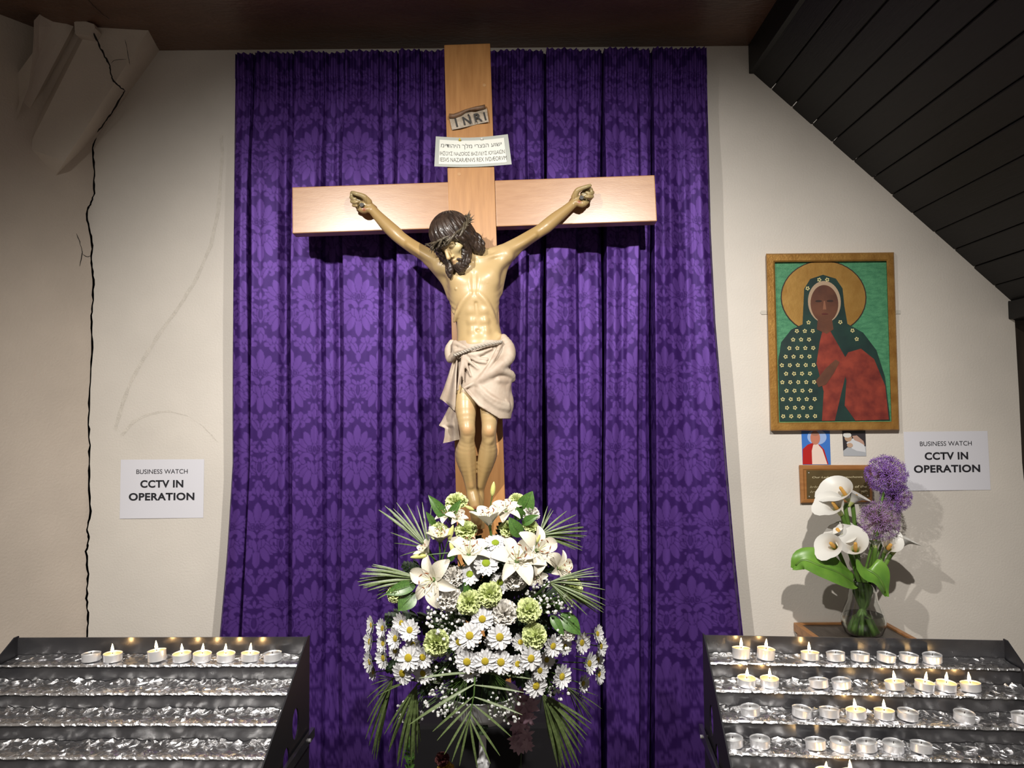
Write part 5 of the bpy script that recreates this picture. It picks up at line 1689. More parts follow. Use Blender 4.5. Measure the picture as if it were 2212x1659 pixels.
def make_carnation(seed, m):
    """unit radius: a ball of frilled petals, each turned about its own axis"""
    r = random.Random(seed)
    rt = empty('carnation', (0, 0, 0))
    mb = MB()
    N = 46
    for i in range(N):
        q = (i + .5) / N
        tilt = math.asin(max(-.25, 1 - 1.25 * q)) + r.uniform(-.15, .15)      # outer petals lie low, inner ones stand
        a = i * 2.39996 + r.uniform(-.25, .25)
        L = r.uniform(.86, 1.04); w = .36 + .12 * q
        g = petal_grid(L, w, lambda t: .08 + .92 * t ** 1.5, lambda t: .05 * t, .04, 7, 11, 0, 0)
        ph, am = r.uniform(0, 6), r.uniform(.07, .13)
        for u in range(7):
            t = u / 6
            for v in range(11):
                s_ = v / 5 - 1
                g[u, v, 2] += am * t ** 2 * math.sin(s_ * 6.5 + ph)
                g[u, v, 0] -= .16 * L * t ** 2 * s_ * s_
        for v in range(11):
            g[-1, v, 0] += (.035 if v % 2 else -.035) * r.uniform(.4, 1.3)
        ro = r.uniform(-1.0, 1.0) * (1 - .6 * q)
        c_, s_ = math.cos(ro), math.sin(ro)
        y_, z_ = g[..., 1].copy(), g[..., 2].copy()
        g[..., 1] = y_ * c_ - z_ * s_; g[..., 2] = y_ * s_ + z_ * c_
        mb.grid(rotz(roty(g, -tilt), a))
    mb.v = [(x, y, z * .80 - .25) for x, y, z in mb.v]
    mb.build('petals', m, rt, smooth=True, local=True, fix=False)
    MB().lathe([(.09, -1.15), (.17, -1.0), (.20, -.65), (.26, -.32), (.22, -.25)], 10).build('calyx', M_STEM, rt, smooth=True, local=True)
    MB().tube([(0, 0, -1.1), (.05, 0, -1.8), (.12, .05, -3.0)], .06, 6).build('stem', M_STEM, rt, local=True)
    return rt
def make_lily(seed, openk):
    """unit petal length, trumpet opening towards +z"""
    r = random.Random(seed)
    rt = empty('lily', (0, 0, 0))
    for k in range(6):
        wide = .30 if k % 2 == 0 else .22
        a = 2 * math.pi * k / 6 + r.uniform(-.06, .06)
        def lift(t):
            return (1 - openk) * 1.0 * t + openk * (.75 * t - .62 * t ** 2.4)
        L = (1.0 - .35 * (1 - openk)) * r.uniform(.95, 1.05)
        g = petal_grid(L, wide, lambda t: max(.02, math.sin(math.pi * min(.97, .08 + .89 * t)) ** .8), lift, .10, 12, 7, .02, r.uniform(0, 6), .0 if k % 2 == 0 else -.02)
        g[:, 3, 2] -= .02
        MB().grid(rotz(g, a)).build('petal', M_LILY, rt, smooth=True, local=True, fix=False)
    for k in range(6):
        a = 2 * math.pi * (k + .5) / 6
        e = np.array([.26 * math.cos(a), .26 * math.sin(a), .66])
        fm = MB().tube([(0, 0, .02), (.10 * math.cos(a), .10 * math.sin(a), .35), e], [.018, .014, .010], 5).build('filament', M_FIL, rt, local=True)
        d = np.array([-math.sin(a), math.cos(a), .5]) * .075
        MB().tube([e - d, e, e + d], [.012, .028, .012], 6).build('anther', M_ANTH, fm, local=True)
    MB().tube([(0, 0, 0), (0, 0, .70), (.01, 0, .74)], [.026, .018, .036], 6).build('pistil', M_FIL, rt, local=True)
    MB().tube([(0, 0, .06), (0, 0, -.1), (.05, 0, -1.4)], [.09, .055, .045], 7).build('stem', M_STEM, rt, local=True)
    return rt
def make_bud():
    rt = empty('lily_bud', (0, 0, 0))
    MB().lathe([(.03, 0), (.10, .08), (.15, .25), (.165, .45), (.14, .68), (.08, .88), (.025, .98), (0, 1.0)], 12).build('bud', M_BUD, rt, smooth=True, local=True)
    MB().tube([(0, 0, .02), (0, .03, -.4), (0, .0, -1.5)], [.04, .035, .04], 6).build('stem', M_STEM, rt, local=True)
    return rt
def make_leaf():
    rt = empty('broad_leaf', (0, 0, 0))
    g = petal_grid(1.0, .24, lambda t: max(.015, math.sin(math.pi * t ** .8) ** .85), lambda t: .16 * t - .34 * t * t, .05, 12, 9)
    g[:, 4, 2] -= .015
    bl_ = MB().grid(g).build('blade', M_LEAF, rt, smooth=True, local=True, fix=False)
    MB().tube([(-.9, 0, -.15), (0, 0, 0), (.5, 0, .035 - .015), (.97, 0, -.165)], [.016, .014, .008, .003], 5).build('midrib', M_STEM, bl_, local=True)
    return rt

def orient(o, loc, n, size, spin=0.0, up=(0, 0, 1)):
    x, y, z = frame_for(n, up)
    Mx = Matrix(((x[0], y[0], z[0], 0), (x[1], y[1], z[1], 0), (x[2], y[2], z[2], 0), (0, 0, 0, 1))) @ Matrix.Rotation(spin, 4, 'Z')
    o.matrix_world = Matrix.Translation(Vector(loc)) @ Mx @ Matrix.Scale(size, 4)
    o.rotation_mode = 'XYZ'
class Maker:
    """hands out the prototype first, then copies"""
    def __init__(self, proto):
        self.p, self.used = proto, False
    def __call__(self):
        if not self.used:
            self.used = True
            return self.p
        return copy_tree(self.p)

# ================================================================== the white arrangement on its stand
AY = 1.80
def depth(px, py, extra=0.0):
    e = ((px - 1045) / 275) ** 2 + ((py - 1330) / 265) ** 2
    return AY - .165 * math.sqrt(max(0.03, 1 - .9 * e)) - extra
def facing(px, py, k=1.0):
    dx, dy = (px - 1045) / 270, (py - 1330) / 260
    n = np.array([dx * .85 * k, -1.0, -dy * .45 * k + .22])
    return n / np.linalg.norm(n)
SP = lambda Y: F / Y
fr = random.Random(99)
G = 'cut flowers of the white arrangement'
# stand
bowl_c = P(1042, 1512, AY)
st = empty('flower_stand', (bowl_c[0], AY, 0), 'white urn-shaped flower stand on a slim stem under the white arrangement', 'flower stand')
M_WHITEPL = mat('white_painted_metal', (0.80, 0.81, 0.83), 0.4, var=.15, vscale=30)
zb0, zb1 = float(P(1042, 1552, AY)[2]), float(P(1042, 1496, AY)[2])
r_b = 76 / SP(AY)
MB().lathe([(.010, zb0 - .006), (r_b * .62, zb0), (r_b * .90, zb0 + (zb1 - zb0) * .35), (r_b, zb1), (r_b * 1.04, zb1 + .003), (r_b * 1.0, zb1 + .004), (r_b * .90, zb1 - .004), (r_b * .6, zb0 + .02), (0, zb0 + .02)], 36, (bowl_c[0], AY, 0)).build('bowl', M_WHITEPL, st, smooth=True, angle=50)
MB().lathe([(.11, 0), (.11, .008), (.03, .022), (.010, .05), (.0085, .2), (.011, zb0 - .12), (.016, zb0 - .11), (.016, zb0 - .10), (.009, zb0 - .09), (.008, zb0 - .02), (.014, zb0 - .004)], 20, (bowl_c[0], AY, 0)).build('stem', M_WHITEPL, st, smooth=True, angle=50)
# foam block that holds the stems
fz = float(P(1042, 1400, AY)[2])
fo = MB().box((bowl_c[0] - .055, AY - .035, zb0 + .021), (bowl_c[0] + .055, AY + .035, fz), .012).build('floral_foam', mat('green_floral_foam', (.012, .03, .012), .9, bump=.3, bscale=300))
tag(fo, 'dark green floral foam block sitting in the white urn', 'floral foam')
seat(fo, (bowl_c[0], AY, zb0 + .021))

DA = [Maker(make_daisy(1, .06, M_YEL)), Maker(make_daisy(2, .22, M_YEL)), Maker(make_daisy(3, .30, M_YEL))]
DL = Maker(make_daisy(4, .05, M_LIME))
daisies = [  # px, py, radius px, kind, turn (extra sideways facing), lift towards the room
    (1042, 1337, 24, 0, 0, .02), (1015, 1373, 26, 0, 0, .03), (993, 1386, 24, 0, -.1, .015), (1079, 1376, 26, 0, 0, .03), (1009, 1429, 25, 0, 0, .03), (1048, 1428, 24, 0, 0, .035), (1082, 1430, 25, 0, 0, .035),
    (1118, 1434, 20, 1, .1, .03), (1146, 1422, 25, 0, .1, .035), (1193, 1395, 23, 1, .5, .02), (1165, 1448, 20, 1, .2, .02), (1157, 1481, 25, 0, .05, .03), (1015, 1449, 22, 1, 0, .02), (886, 1361, 22, 1, .6, .02),
    (883, 1421, 26, 0, .1, .03), (914, 1419, 23, 1, .5, .02), (870, 1454, 24, 0, -.1, .03), (915, 1454, 22, 1, .1, .01), (856, 1379, 22, 2, -.7, .01), (869, 1346, 21, 2, -.5, 0), (804, 1350, 18, 2, -1.5, 0),
    (828, 1357, 19, 2, -1.0, 0), (801, 1386, 22, 2, -1.5, 0), (829, 1390, 18, 2, -.8, 0), (830, 1421, 22, 2, -.7, .01), (801, 1429, 22, 2, -1.4, 0), (808, 1452, 16, 2, -1.3, 0), (855, 1405, 18, 1, -.3, 0),
    (1219, 1396, 18, 1, .7, 0), (1255, 1388, 22, 2, .5, 0), (1289, 1369, 18, 2, 1.3, 0), (1296, 1396, 20, 2, 1.2, 0), (1271, 1433, 22, 2, .9, .01), (1292, 1456, 20, 2, 1.4, 0), (1212, 1461, 24, 1, .3, .02),
    (1258, 1476, 18, 2, .8, 0), (1124, 1387, 18, 1, -.5, 0), (1290, 1425, 18, 2, 1.3, -.01), (1062, 1386, 16, 1, .2, 0), (1180, 1425, 18, 1, .2, 0), (893, 1392, 18, 1, 0, 0)]
for i, (x, y, r, k, tw, ex) in enumerate(daisies):
    o = DA[k]()
    Y = depth(x, y, ex)
    n = facing(x, y); n = n + np.array([tw * .45, 0, 0]) + np.array([fr.uniform(-.12, .12), 0, fr.uniform(-.12, .12)])
    orient(o, P(x, y, Y), n, r / SP(Y) * 1.16, fr.uniform(0, 6.28))
    if k < 2:
        tag(o, 'white daisy chrysanthemum with an open yellow centre in the arrangement\'s lower rows', 'flower', 'open yellow-centred daisies of the white arrangement')
    else:
        tag(o, 'white daisy chrysanthemum turned sideways at the arrangement\'s lower edge', 'flower', 'sideways daisies at the edge of the white arrangement')
for i, (x, y, r, ex) in enumerate(((1050, 1217, 29, .02), (1015, 1241, 25, .01), (1080, 1259, 24, .0), (1070, 1174, 27, .0))):
    o = DL(); Y = depth(x, y, ex)
    orient(o, P(x, y, Y), facing(x, y) + np.array([0, 0, .25 if y > 1180 else .8]), r / SP(Y) * 1.08, fr.uniform(0, 6))
    tag(o, 'white daisy with a lime green centre ' + ('in front of the spread lilies', 'beside a white carnation', 'half hidden between two carnations', 'facing up between two lilies')[i], 'flower', 'lime-centred daisies of the white arrangement')
CG = [Maker(make_carnation(5, M_GCARN)), Maker(make_carnation(6, M_GCARN))]
CW = [Maker(make_carnation(7, M_WCARN)), Maker(make_carnation(8, M_WCARN))]
greens = [(985, 1080, 25, .9, 'beside the statue\'s feet'), (946, 1143, 22, .9, None), (1006, 1141, 25, .9, None), (1119, 1079, 20, .6, None), (1097, 1139, 20, .6, None), (1147, 1136, 18, .2, None), (1013, 1300, 28, .1, None), (1057, 1283, 28, .1, None),
          (1144, 1318, 28, .1, None), (940, 1389, 30, .0, None), (1157, 1374, 28, .15, None), (1238, 1268, 25, .2, None), (851, 1281, 21, .1, None)]
GWHERE = ('beside the statue\'s feet, crossed by a dark leaf', 'just above the narrow cream lily trumpet', 'just above the half open lily trumpet', 'behind the upright oval leaf', 'below the small open lily in front of the cross',
          'just below a white carnation near the right curtain', 'above the open daisies, pressed against another green one', 'below the lime-centred daisies, pressed against another green one', 'beside the baby\'s breath under the cream lily',
          'below the left cloud of baby\'s breath', 'directly below another green one, above open daisies', 'under the fine arching palm frond', 'half hidden under the shiny leaves by the left curtain')
for i, (x, y, r, u, _) in enumerate(greens):
    o = CG[i % 2](); Y = depth(x, y, .02 if y > 1250 else 0)
    orient(o, P(x, y, Y), facing(x, y) + np.array([0, 0, u]), r / SP(Y) * 1.02, fr.uniform(0, 6))
    tag(o, 'ruffled pale green carnation ' + GWHERE[i], 'flower', 'pale green carnations of the white arrangement')
for i, (x, y, r, u) in enumerate(((1147, 1108, 20, .3), (1113, 1244, 30, .2), (1089, 1324, 30, .05), (967, 1290, 29, .1), (976, 1243, 25, .3), (1228, 1368, 18, .1))):
    o = CW[i % 2](); Y = depth(x, y, .015)
    orient(o, P(x, y, Y), facing(x, y) + np.array([0, 0, u]), r / SP(Y) * 1.02, fr.uniform(0, 6))
    tag(o, 'ruffled white carnation ' + ('beside the upright oval leaf', 'below the spread lily with cream veins', 'above the open daisies, next to a pale green one', 'above the left cloud of baby\'s breath', 'behind the lily with brown anthers', 'under the broad right leaf')[i], 'flower', 'white carnations of the arrangement')
LY = [Maker(make_lily(11, 1.0)), Maker(make_lily(12, .80)), Maker(make_lily(13, .35))]
lilies = [(1116, 1214, 62, 0, (.15, -.8, .75), 'wide open white lily with cream veins facing up beside the lime-centred daisies'),
          (1158, 1190, 54, 0, (.55, -.9, .45), 'wide open white lily with spread petals leaning towards the right-hand curtain'),
          (938, 1252, 58, 0, (-.45, -1, .15), 'wide open white lily with brown anthers beside the left palm leaf'),
          (1012, 1200, 56, 1, (.15, -.55, 1.0), 'half open white lily trumpet under the pale green carnations'),
          (1093, 1106, 38, 0, (.0, -.6, .9), 'small open white lily with brown anthers in front of the cross'),
          (1203, 1228, 44, 1, (.8, -.6, .25), 'half open white lily drooping by the right palm leaf'),
          (1058, 1136, 52, 2, (-.1, -.2, 1.0), 'nearly closed white lily seen from its back in front of the cross'),
          (1158, 1242, 26, 1, (.2, -1, -.1), 'tiny cream lily with orange anthers between two large lilies'),
          (950, 1172, 40, 2, (.05, -.35, 1.0), 'narrow cream lily trumpet below a pale green carnation'),
          (968, 1116, 30, 1, (-.3, -.6, .8), 'small white lily behind two dark leaves near the statue\'s feet'),
          (986, 1122, 28, 1, (.3, -.6, .7), 'small white lily half hidden beside the statue\'s feet'),
          (926, 1196, 32, 2, (-.6, -.3, .7), 'half closed white lily beside the long yellow-green bud')]
for x, y, r, k, n, lab in lilies:
    o = LY[k](); Y = depth(x, y, .005)
    orient(o, P(x, y, Y), n, r / SP(Y), fr.uniform(0, 1))
    tag(o, lab, 'flower', G)
BU = Maker(make_bud())
for bx, by, tx, ty, lab in ((1063, 1072, 1067, 1040, 'upright pale green lily bud in front of the oak upright'), (1024, 1102, 1003, 1092, 'green lily bud lying beside the statue\'s feet'), (921, 1200, 886, 1204, 'long yellow-green lily bud pointing at the left curtain'),
                            (969, 1166, 979, 1134, 'green lily bud between two pale green carnations'), (985, 1202, 971, 1172, 'green lily bud leaning on a half open lily'), (1160, 1172, 1167, 1154, 'short lime lily bud behind a spread lily')):
    o = BU(); Y = depth(bx, by, .02)
    a, b = P(bx, by, Y), P(tx, ty, Y - .006)
    orient(o, a, b - a, float(np.linalg.norm(b - a)))
    tag(o, lab, 'flower bud', G)
LF = Maker(make_leaf())
def leaf_at(bx, by, tx, ty, lab, wid=1.0, roll=0.0, ex=0.0, Y=None, grp='broad leaves of the white arrangement'):
    Yb = Y or depth(bx, by, ex); 
    a, b = P(bx, by, Yb), P(tx, ty, Yb - .02)
    x = (b - a); L = np.linalg.norm(x); x = x / L
    up = np.array([0, -1.0, .35]) + roll * np.cross(x, (0, -1, 0))
    y = np.cross(up, x); y /= np.linalg.norm(y); z = np.cross(x, y)
    o = LF()
    o.matrix_world = Matrix(((x[0], y[0], z[0], a[0]), (x[1], y[1], z[1], a[1]), (x[2], y[2], z[2], a[2]), (0, 0, 0, 1))) @ Matrix.Diagonal((L, L * wid, L, 1))
    tag(o, lab, 'leaf', grp)
    return o
for a in ((965, 1122, 928, 1072, 'dark pointed leaf rising left of the statue\'s feet', .8), (969, 1122, 992, 1082, 'dark pointed leaf crossing a pale green carnation', .8), (940, 1135, 922, 1108, 'short dark leaf beside the upper left carnation', .8),
          (1128, 1108, 1148, 1064, 'upright light green oval leaf beside the top carnation', 1.5), (1125, 1160, 1102, 1120, 'green leaf standing behind the spread lily', 1.2), (1128, 1132, 1160, 1113, 'green leaf pointing at the right curtain', 1.0),
          (1126, 1122, 1118, 1098, 'small round green leaf below the upright oval leaf', 1.6), (896, 1280, 860, 1318, 'broad shiny green leaf below the left palm leaf', 1.7), (900, 1262, 832, 1282, 'long shiny green leaf over the left carnation', .9),
          (1212, 1325, 1254, 1370, 'broad shiny green leaf above the right daisies', 1.3), (1190, 1328, 1218, 1372, 'dark arching leaf behind the right daisies', .9), (1205, 1318, 1214, 1290, 'folded green leaf beside the right baby\'s breath', 1.0),
          (968, 1212, 985, 1185, 'light green leaf beside the leaning lily bud', 1.0), (1018, 1300, 1005, 1262, 'dark leaf between the lime-centred daisies', 1.0)):
    leaf_at(*a[:5], wid=a[5])
# dark greenery that fills the gaps
def make_fern(seed):
    r = random.Random(seed)
    rt = empty('fern_sprig', (0, 0, 0))
    MB().tube([(-.35, 0, -.05), (.5, 0, .06), (1, 0, 0)], [.012, .009, .003], 5).build('rachis', M_STEM, rt, local=True)
    for i in range(9):
        t = .12 + i * .095
        for s in (1, -1):
            L = .30 * math.sin(math.pi * (.25 + .7 * t)) * r.uniform(.85, 1.1)
            g = petal_grid(L, .055, lambda q: max(.05, math.sin(math.pi * min(.98, .1 + .88 * q))), lambda q: -.05 * q * q, .01, 5, 3)
            g = rotz(g, s * r.uniform(.8, 1.1)); g[..., 0] += t
            MB().grid(g).build('leaflet', M_FERN, rt, smooth=True, local=True, fix=False)
    return rt
FN = Maker(make_fern(1))
for i in range(84):
    a = fr.uniform(0, 2 * math.pi); rr = math.sqrt(fr.uniform(.0, .9))
    x, y = 1045 + 150 * rr * math.cos(a), 1345 + 160 * rr * math.sin(a)
    Y = depth(x, y) + fr.uniform(.085, .15)
    if i >= 60:
        x, y = 995 + (i % 4) * 34, 1225 + (i - 60) // 4 * 46
        Y = depth(x, y) + .075
    p = P(x, y, Y); o = FN()
    d = np.array([math.cos(a) + fr.uniform(-.4, .4), fr.uniform(-.35, .1), -math.sin(a) + fr.uniform(-.4, .4)]); d /= np.linalg.norm(d)
    y_ = np.cross((0, -1, .2), d); y_ /= np.linalg.norm(y_); z_ = np.cross(d, y_)
    s = fr.uniform(.08, .11)
    o.matrix_world = Matrix(((d[0], y_[0], z_[0], p[0]), (d[1], y_[1], z_[1], p[1]), (d[2], y_[2], z_[2], p[2]), (0, 0, 0, 1))) @ Matrix.Scale(s, 4)
    tag(o, 'dark green fern sprig filling a gap between the white flowers', 'foliage', 'fern sprigs of the white arrangement')

# palm fronds: each leaflet a blade of its own
LEAFLET = MB().grid(petal_grid(1.0, .019, lambda t: max(.03, math.sin(math.pi * min(.98, .06 + .92 * t)) ** .7), lambda t: .05 * t - .16 * t * t, .006, 12, 3)).mesh('leaflet', True, False)
def frond(base, tips, lab, spine=None, ex=0.0, Y=None, tipY=-.03, wid=1.0):
    Yb = Y or depth(base[0], base[1], ex)
    b = P(base[0], base[1], Yb)
    rt = empty('palm_frond', b, lab, 'palm leaf', 'palm fronds of the white arrangement')
    sp = [P(x, y, Yb - .005) for x, y in (spine or [base, base])]
    tube = [np.array([bowl_c[0], AY, fz]) * .35 + b * .65, b] + (sp[1:] if spine else [])
    MB().tube(tube, [.0028, .0022] + [.0014] * (len(tube) - 2), 6).build('rachis', M_STEM, rt)
    more = []
    for u, w_ in zip(tips[:-1], tips[1:]):
        more += [u] if spine else [u, tuple((p_ + q_) / 2 + math.sin(p_ * 1.7 + q_) * 5 for p_, q_ in zip(u, w_))]
    tips = more + [tips[-1]]
    for i, tp in enumerate(tips):
        t = i / max(1, len(tips) - 1)
        if spine:
            sx, sy = tp[2], tp[3]
            s0 = P(sx, sy, Yb - .004)
        else:
            s0 = b
        e = P(tp[0], tp[1], Yb + tipY + .012 * math.sin(i * 2.1))
        x = e - s0; L = np.linalg.norm(x); x /= L
        up = np.array([.15 * math.sin(i * 1.9), -1.0, .8]); y = np.cross(up, x); y /= np.linalg.norm(y); z = np.cross(x, y)
        o = bpy.data.objects.new('leaflet', LEAFLET); COL.objects.link(o)
        if not LEAFLET.materials:
            LEAFLET.materials.append(M_PALM)
        o.parent = rt
        o.matrix_local = Matrix.Translation(-Vector(b)) @ Matrix(((x[0], y[0], z[0], s0[0]), (x[1], y[1], z[1], s0[1]), (x[2], y[2], z[2], s0[2]), (0, 0, 0, 1))) @ Matrix.Diagonal((L, L * wid, L, 1))
    return rt
frond((926, 1186), [(818, 1095), (832, 1088), (842, 1108), (856, 1082), (850, 1122), (879, 1084), (842, 1145), (902, 1090), (848, 1168), (912, 1082), (860, 1198), (930, 1086)], 'olive palm frond fanning up against the left curtain', tipY=.03, wid=.9)
frond((908, 1250), [(806, 1214), (792, 1222), (780, 1231), (775, 1243), (773, 1258), (780, 1264), (815, 1272), (812, 1290), (850, 1268)], 'green palm frond spreading left above the shiny leaf', tipY=.0, wid=1.3)
frond((1164, 1158), [(1183, 1090), (1194, 1100), (1246, 1106), (1262, 1131), (1270, 1141), (1266, 1154), (1258, 1163), (1262, 1184), (1235, 1175)], 'dark palm frond fanning right beside the spread lily', tipY=.03, wid=1.1)
frond((1186, 1258), [(1281, 1221), (1288, 1232), (1292, 1252), (1308, 1268), (1310, 1302), (1298, 1322), (1308, 1312), (1272, 1325), (1262, 1302), (1240, 1320)], 'fine palm frond arching right over a pale green carnation', tipY=-.01, ex=.03, wid=.9)
frond((1026, 1462), [(905, 1460, 1026, 1452), (1150, 1462, 1026, 1452), (880, 1560, 1025, 1478), (1132, 1492, 1025, 1480), (930, 1580, 1022, 1505), (1128, 1540, 1022, 1505), (940, 1598, 1020, 1520), (1108, 1590, 1020, 1520), (957, 1630, 1016, 1535), (1082, 1634, 1016, 1540), (990, 1659, 1014, 1550), (1062, 1650, 1014, 1550), (972, 1648, 1014, 1548), (1032, 1668, 1014, 1552)],
      'large green palm frond hanging over the front of the white urn', spine=[(1026, 1462), (1024, 1500), (1014, 1552)], ex=.03, tipY=-.02, wid=1.25)
frond((850, 1465), [(805, 1455), (795, 1478), (783, 1530), (776, 1602), (795, 1640), (802, 1655), (812, 1560), (830, 1540)], 'drooping palm frond below the left daisies', tipY=.04, wid=.8)
frond((900, 1480), [(820, 1590), (838, 1600), (830, 1635), (870, 1640), (885, 1665), (900, 1640), (905, 1612), (862, 1670), (845, 1660)], 'long drooping palm frond in front of the dark plinth on the left', tipY=.03, wid=.9)
frond((1172, 1500), [(1190, 1605), (1208, 1668), (1222, 1675), (1240, 1672), (1262, 1660), (1270, 1618), (1278, 1590), (1285, 1560), (1164, 1540)], 'striped palm frond hanging below the right daisies', tipY=.03, wid=1.0)
frond((1225, 1485), [(1275, 1570), (1290, 1558), (1300, 1500), (1250, 1545), (1308, 1530)], 'thin palm frond drooping beyond the lowest right daisies', tipY=.05, wid=.6)
frond((890, 1470), [(830, 1490), (812, 1500), (960, 1490), (990, 1462), (980, 1478)], 'palm leaflets poking out below the left daisies', tipY=.02, wid=.8)

# baby's breath: too many florets to count
def gyp(cx, cy, rx, ry, n, lab, seed, bx, by, ex=0.0):
    r = random.Random(seed)
    Yb = depth(cx, cy, ex)
    b = P(bx, by, Yb + .04)
    rt = empty('babys_breath', b, lab, 'flower spray', 'baby\'s breath of the white arrangement')
    fl, stm = MB(), MB()
    ico = bmesh.new(); bmesh.ops.create_icosphere(ico, subdivisions=1, radius=1.0)
    iv = [tuple(v.co) for v in ico.verts]; fi = [tuple(v.index for v in f.verts) for f in ico.faces]; ico.free()
    for _ in range(n):
        a = r.uniform(0, 6.28); q = math.sqrt(r.uniform(0, 1))
        x, y = cx + rx * q * math.cos(a), cy + ry * q * math.sin(a)
        p = P(x, y, Yb + r.uniform(-.03, .03))
        s = r.uniform(2.2, 4.6) / SP(Yb)
        fl.add([(p[0] + s * u[0] * r.uniform(.8, 1.15), p[1] + s * u[1] * .8, p[2] + s * u[2] * r.uniform(.8, 1.15)) for u in iv], fi)
        if r.random() < .6:
            m = b + (p - b) * .6 + np.array([r.uniform(-.008, .008), 0, r.uniform(-.008, .008)])
            stm.tube([b, m, p], [.0009, .0006, .0004], 3, caps=False)
    o = fl.build('florets', M_GYP, rt, smooth=False, fix=False); o['kind'] = 'stuff'
    stm.build('stalks', M_STEM, rt, fix=False)
gyp(962, 1335, 42, 50, 120, 'cloud of baby\'s breath between the white carnation and the green one on the left', 1, 990, 1370)
gyp(1182, 1290, 46, 38, 110, 'cloud of baby\'s breath under the cream lily on the right', 2, 1130, 1320)
gyp(1222, 1318, 22, 26, 22, 'few loose florets of baby\'s breath below the right palm frond', 3, 1190, 1320)
gyp(955, 1440, 46, 40, 44, 'loose baby\'s breath between the two groups of low daisies', 4, 990, 1400)
gyp(965, 1515, 48, 34, 80, 'baby\'s breath over the left rim of the white urn', 5, 1010, 1460, .02)
gyp(885, 1540, 30, 34, 42, 'baby\'s breath hanging low on the left below the daisies', 6, 930, 1470)
gyp(1090, 1525, 44, 40, 50, 'baby\'s breath over the right rim of the white urn', 7, 1060, 1450, .02)
gyp(1208, 1495, 26, 16, 20, 'baby\'s breath peeping out below the right daisies', 8, 1170, 1450)
gyp(1220, 1380, 20, 30, 30, 'baby\'s breath behind the broad right leaf', 9, 1180, 1380)

# silk flowers hanging behind the urn
M_MAUVE = mat('mauve_silk', (0.62, 0.43, 0.50), 0.55, col2=(0.50, 0.32, 0.40), vscale=40)
Ym = 1.98
p0 = P(1128, 1478, Ym)
gar = empty('silk_garland', p0, 'dusty mauve silk flowers hanging on a thread behind the white urn', 'silk flowers')
MB().tube([P(1128, 1478, Ym), P(1130, 1560, Ym), P(1126, 1630, Ym), P(1124, 1700, Ym)], .0012, 5).build('thread', M_STEM, gar)
sr = random.Random(4)
for (x, y, s) in ((1122, 1500, 26), (1142, 1520, 26), (1112, 1528, 24), (1138, 1545, 24), (1122, 1565, 24), (1132, 1585, 22), (1112, 1590, 20), (1122, 1606, 22), (1140, 1608, 16)):
    mb = MB()
    for lay in range(2):
        for k in range(6):
            g = petal_grid(1, .26, lambda t: max(.03, math.sin(math.pi * min(.98, .1 + .88 * t))), lambda t: (.2 + .4 * lay) * t - .25 * t * t, .08, 6, 3)
            mb.grid(rotz(g, k * 1.047 + lay * .5 + sr.uniform(-.1, .1)))
    me = mb.mesh('blossom', True, False)
    xx, yy, zz = frame_for((sr.uniform(-.8, .8), -1, sr.uniform(-.8, .2)))
    c = P(x, y, Ym + sr.uniform(-.02, .01))
    me.transform(Matrix(((xx[0], yy[0], zz[0], c[0]), (xx[1], yy[1], zz[1], c[1]), (xx[2], yy[2], zz[2], c[2]), (0, 0, 0, 1))) @ Matrix.Scale(s / SP(Ym), 4))
    add('blossom', me, M_MAUVE, gar)
# yellow chrysanthemum and a green sprig low down
M_YCH = mat('yellow_chrysanthemum', (.50, .36, .04), .6, col2=(.40, .22, .03), vscale=40)
M_DKRED = mat('dried_dark_red', (.09, .02, .02), .7)
Yq = 1.86
for x, y, r, m, lab in ((962, 1662, 20, M_YCH, 'yellow chrysanthemum low beside the stem of the white stand'), (955, 1638, 16, M_DKRED, 'dried dark red chrysanthemum just above the yellow one')):
    pr = make_carnation(31 + r, m); pr.name = 'chrysanthemum'
    orient(pr, P(x, y, Yq), (0, -.6, .8), r / SP(Yq))
    tag(pr, lab, 'flower')
b = P(884, 1680, 1.80)
spg = empty('ruscus_sprig', b, 'dark green small-leaved sprig hanging in front of the plinth', 'foliage')
MB().tube([P(884, 1690, 1.80), P(886, 1620, 1.79), P(884, 1585, 1.79)], .0016, 5).build('twig', M_STEM, spg)
for i in range(11):
    yy = 1592 + i * 9
    for s in (1, -1):
        a_, e_ = P(885, yy + 4, 1.79), P(885 + s * (9 + (i % 3) * 2), yy - 4, 1.785)
        x = e_ - a_; L = np.linalg.norm(x); x /= L
        y_ = np.cross((0, -1, .3), x); y_ /= np.linalg.norm(y_); z_ = np.cross(x, y_)
        g = petal_grid(1, .27, lambda t: max(.03, math.sin(math.pi * min(.98, .05 + .93 * t))), lambda t: .1 * t * (1 - t), .04, 5, 3) * L
        MB().grid(a_ + g[..., :1] * x + g[..., 1:2] * y_ + g[..., 2:] * z_).build('leaflet', M_LEAF, spg, smooth=True, fix=False)
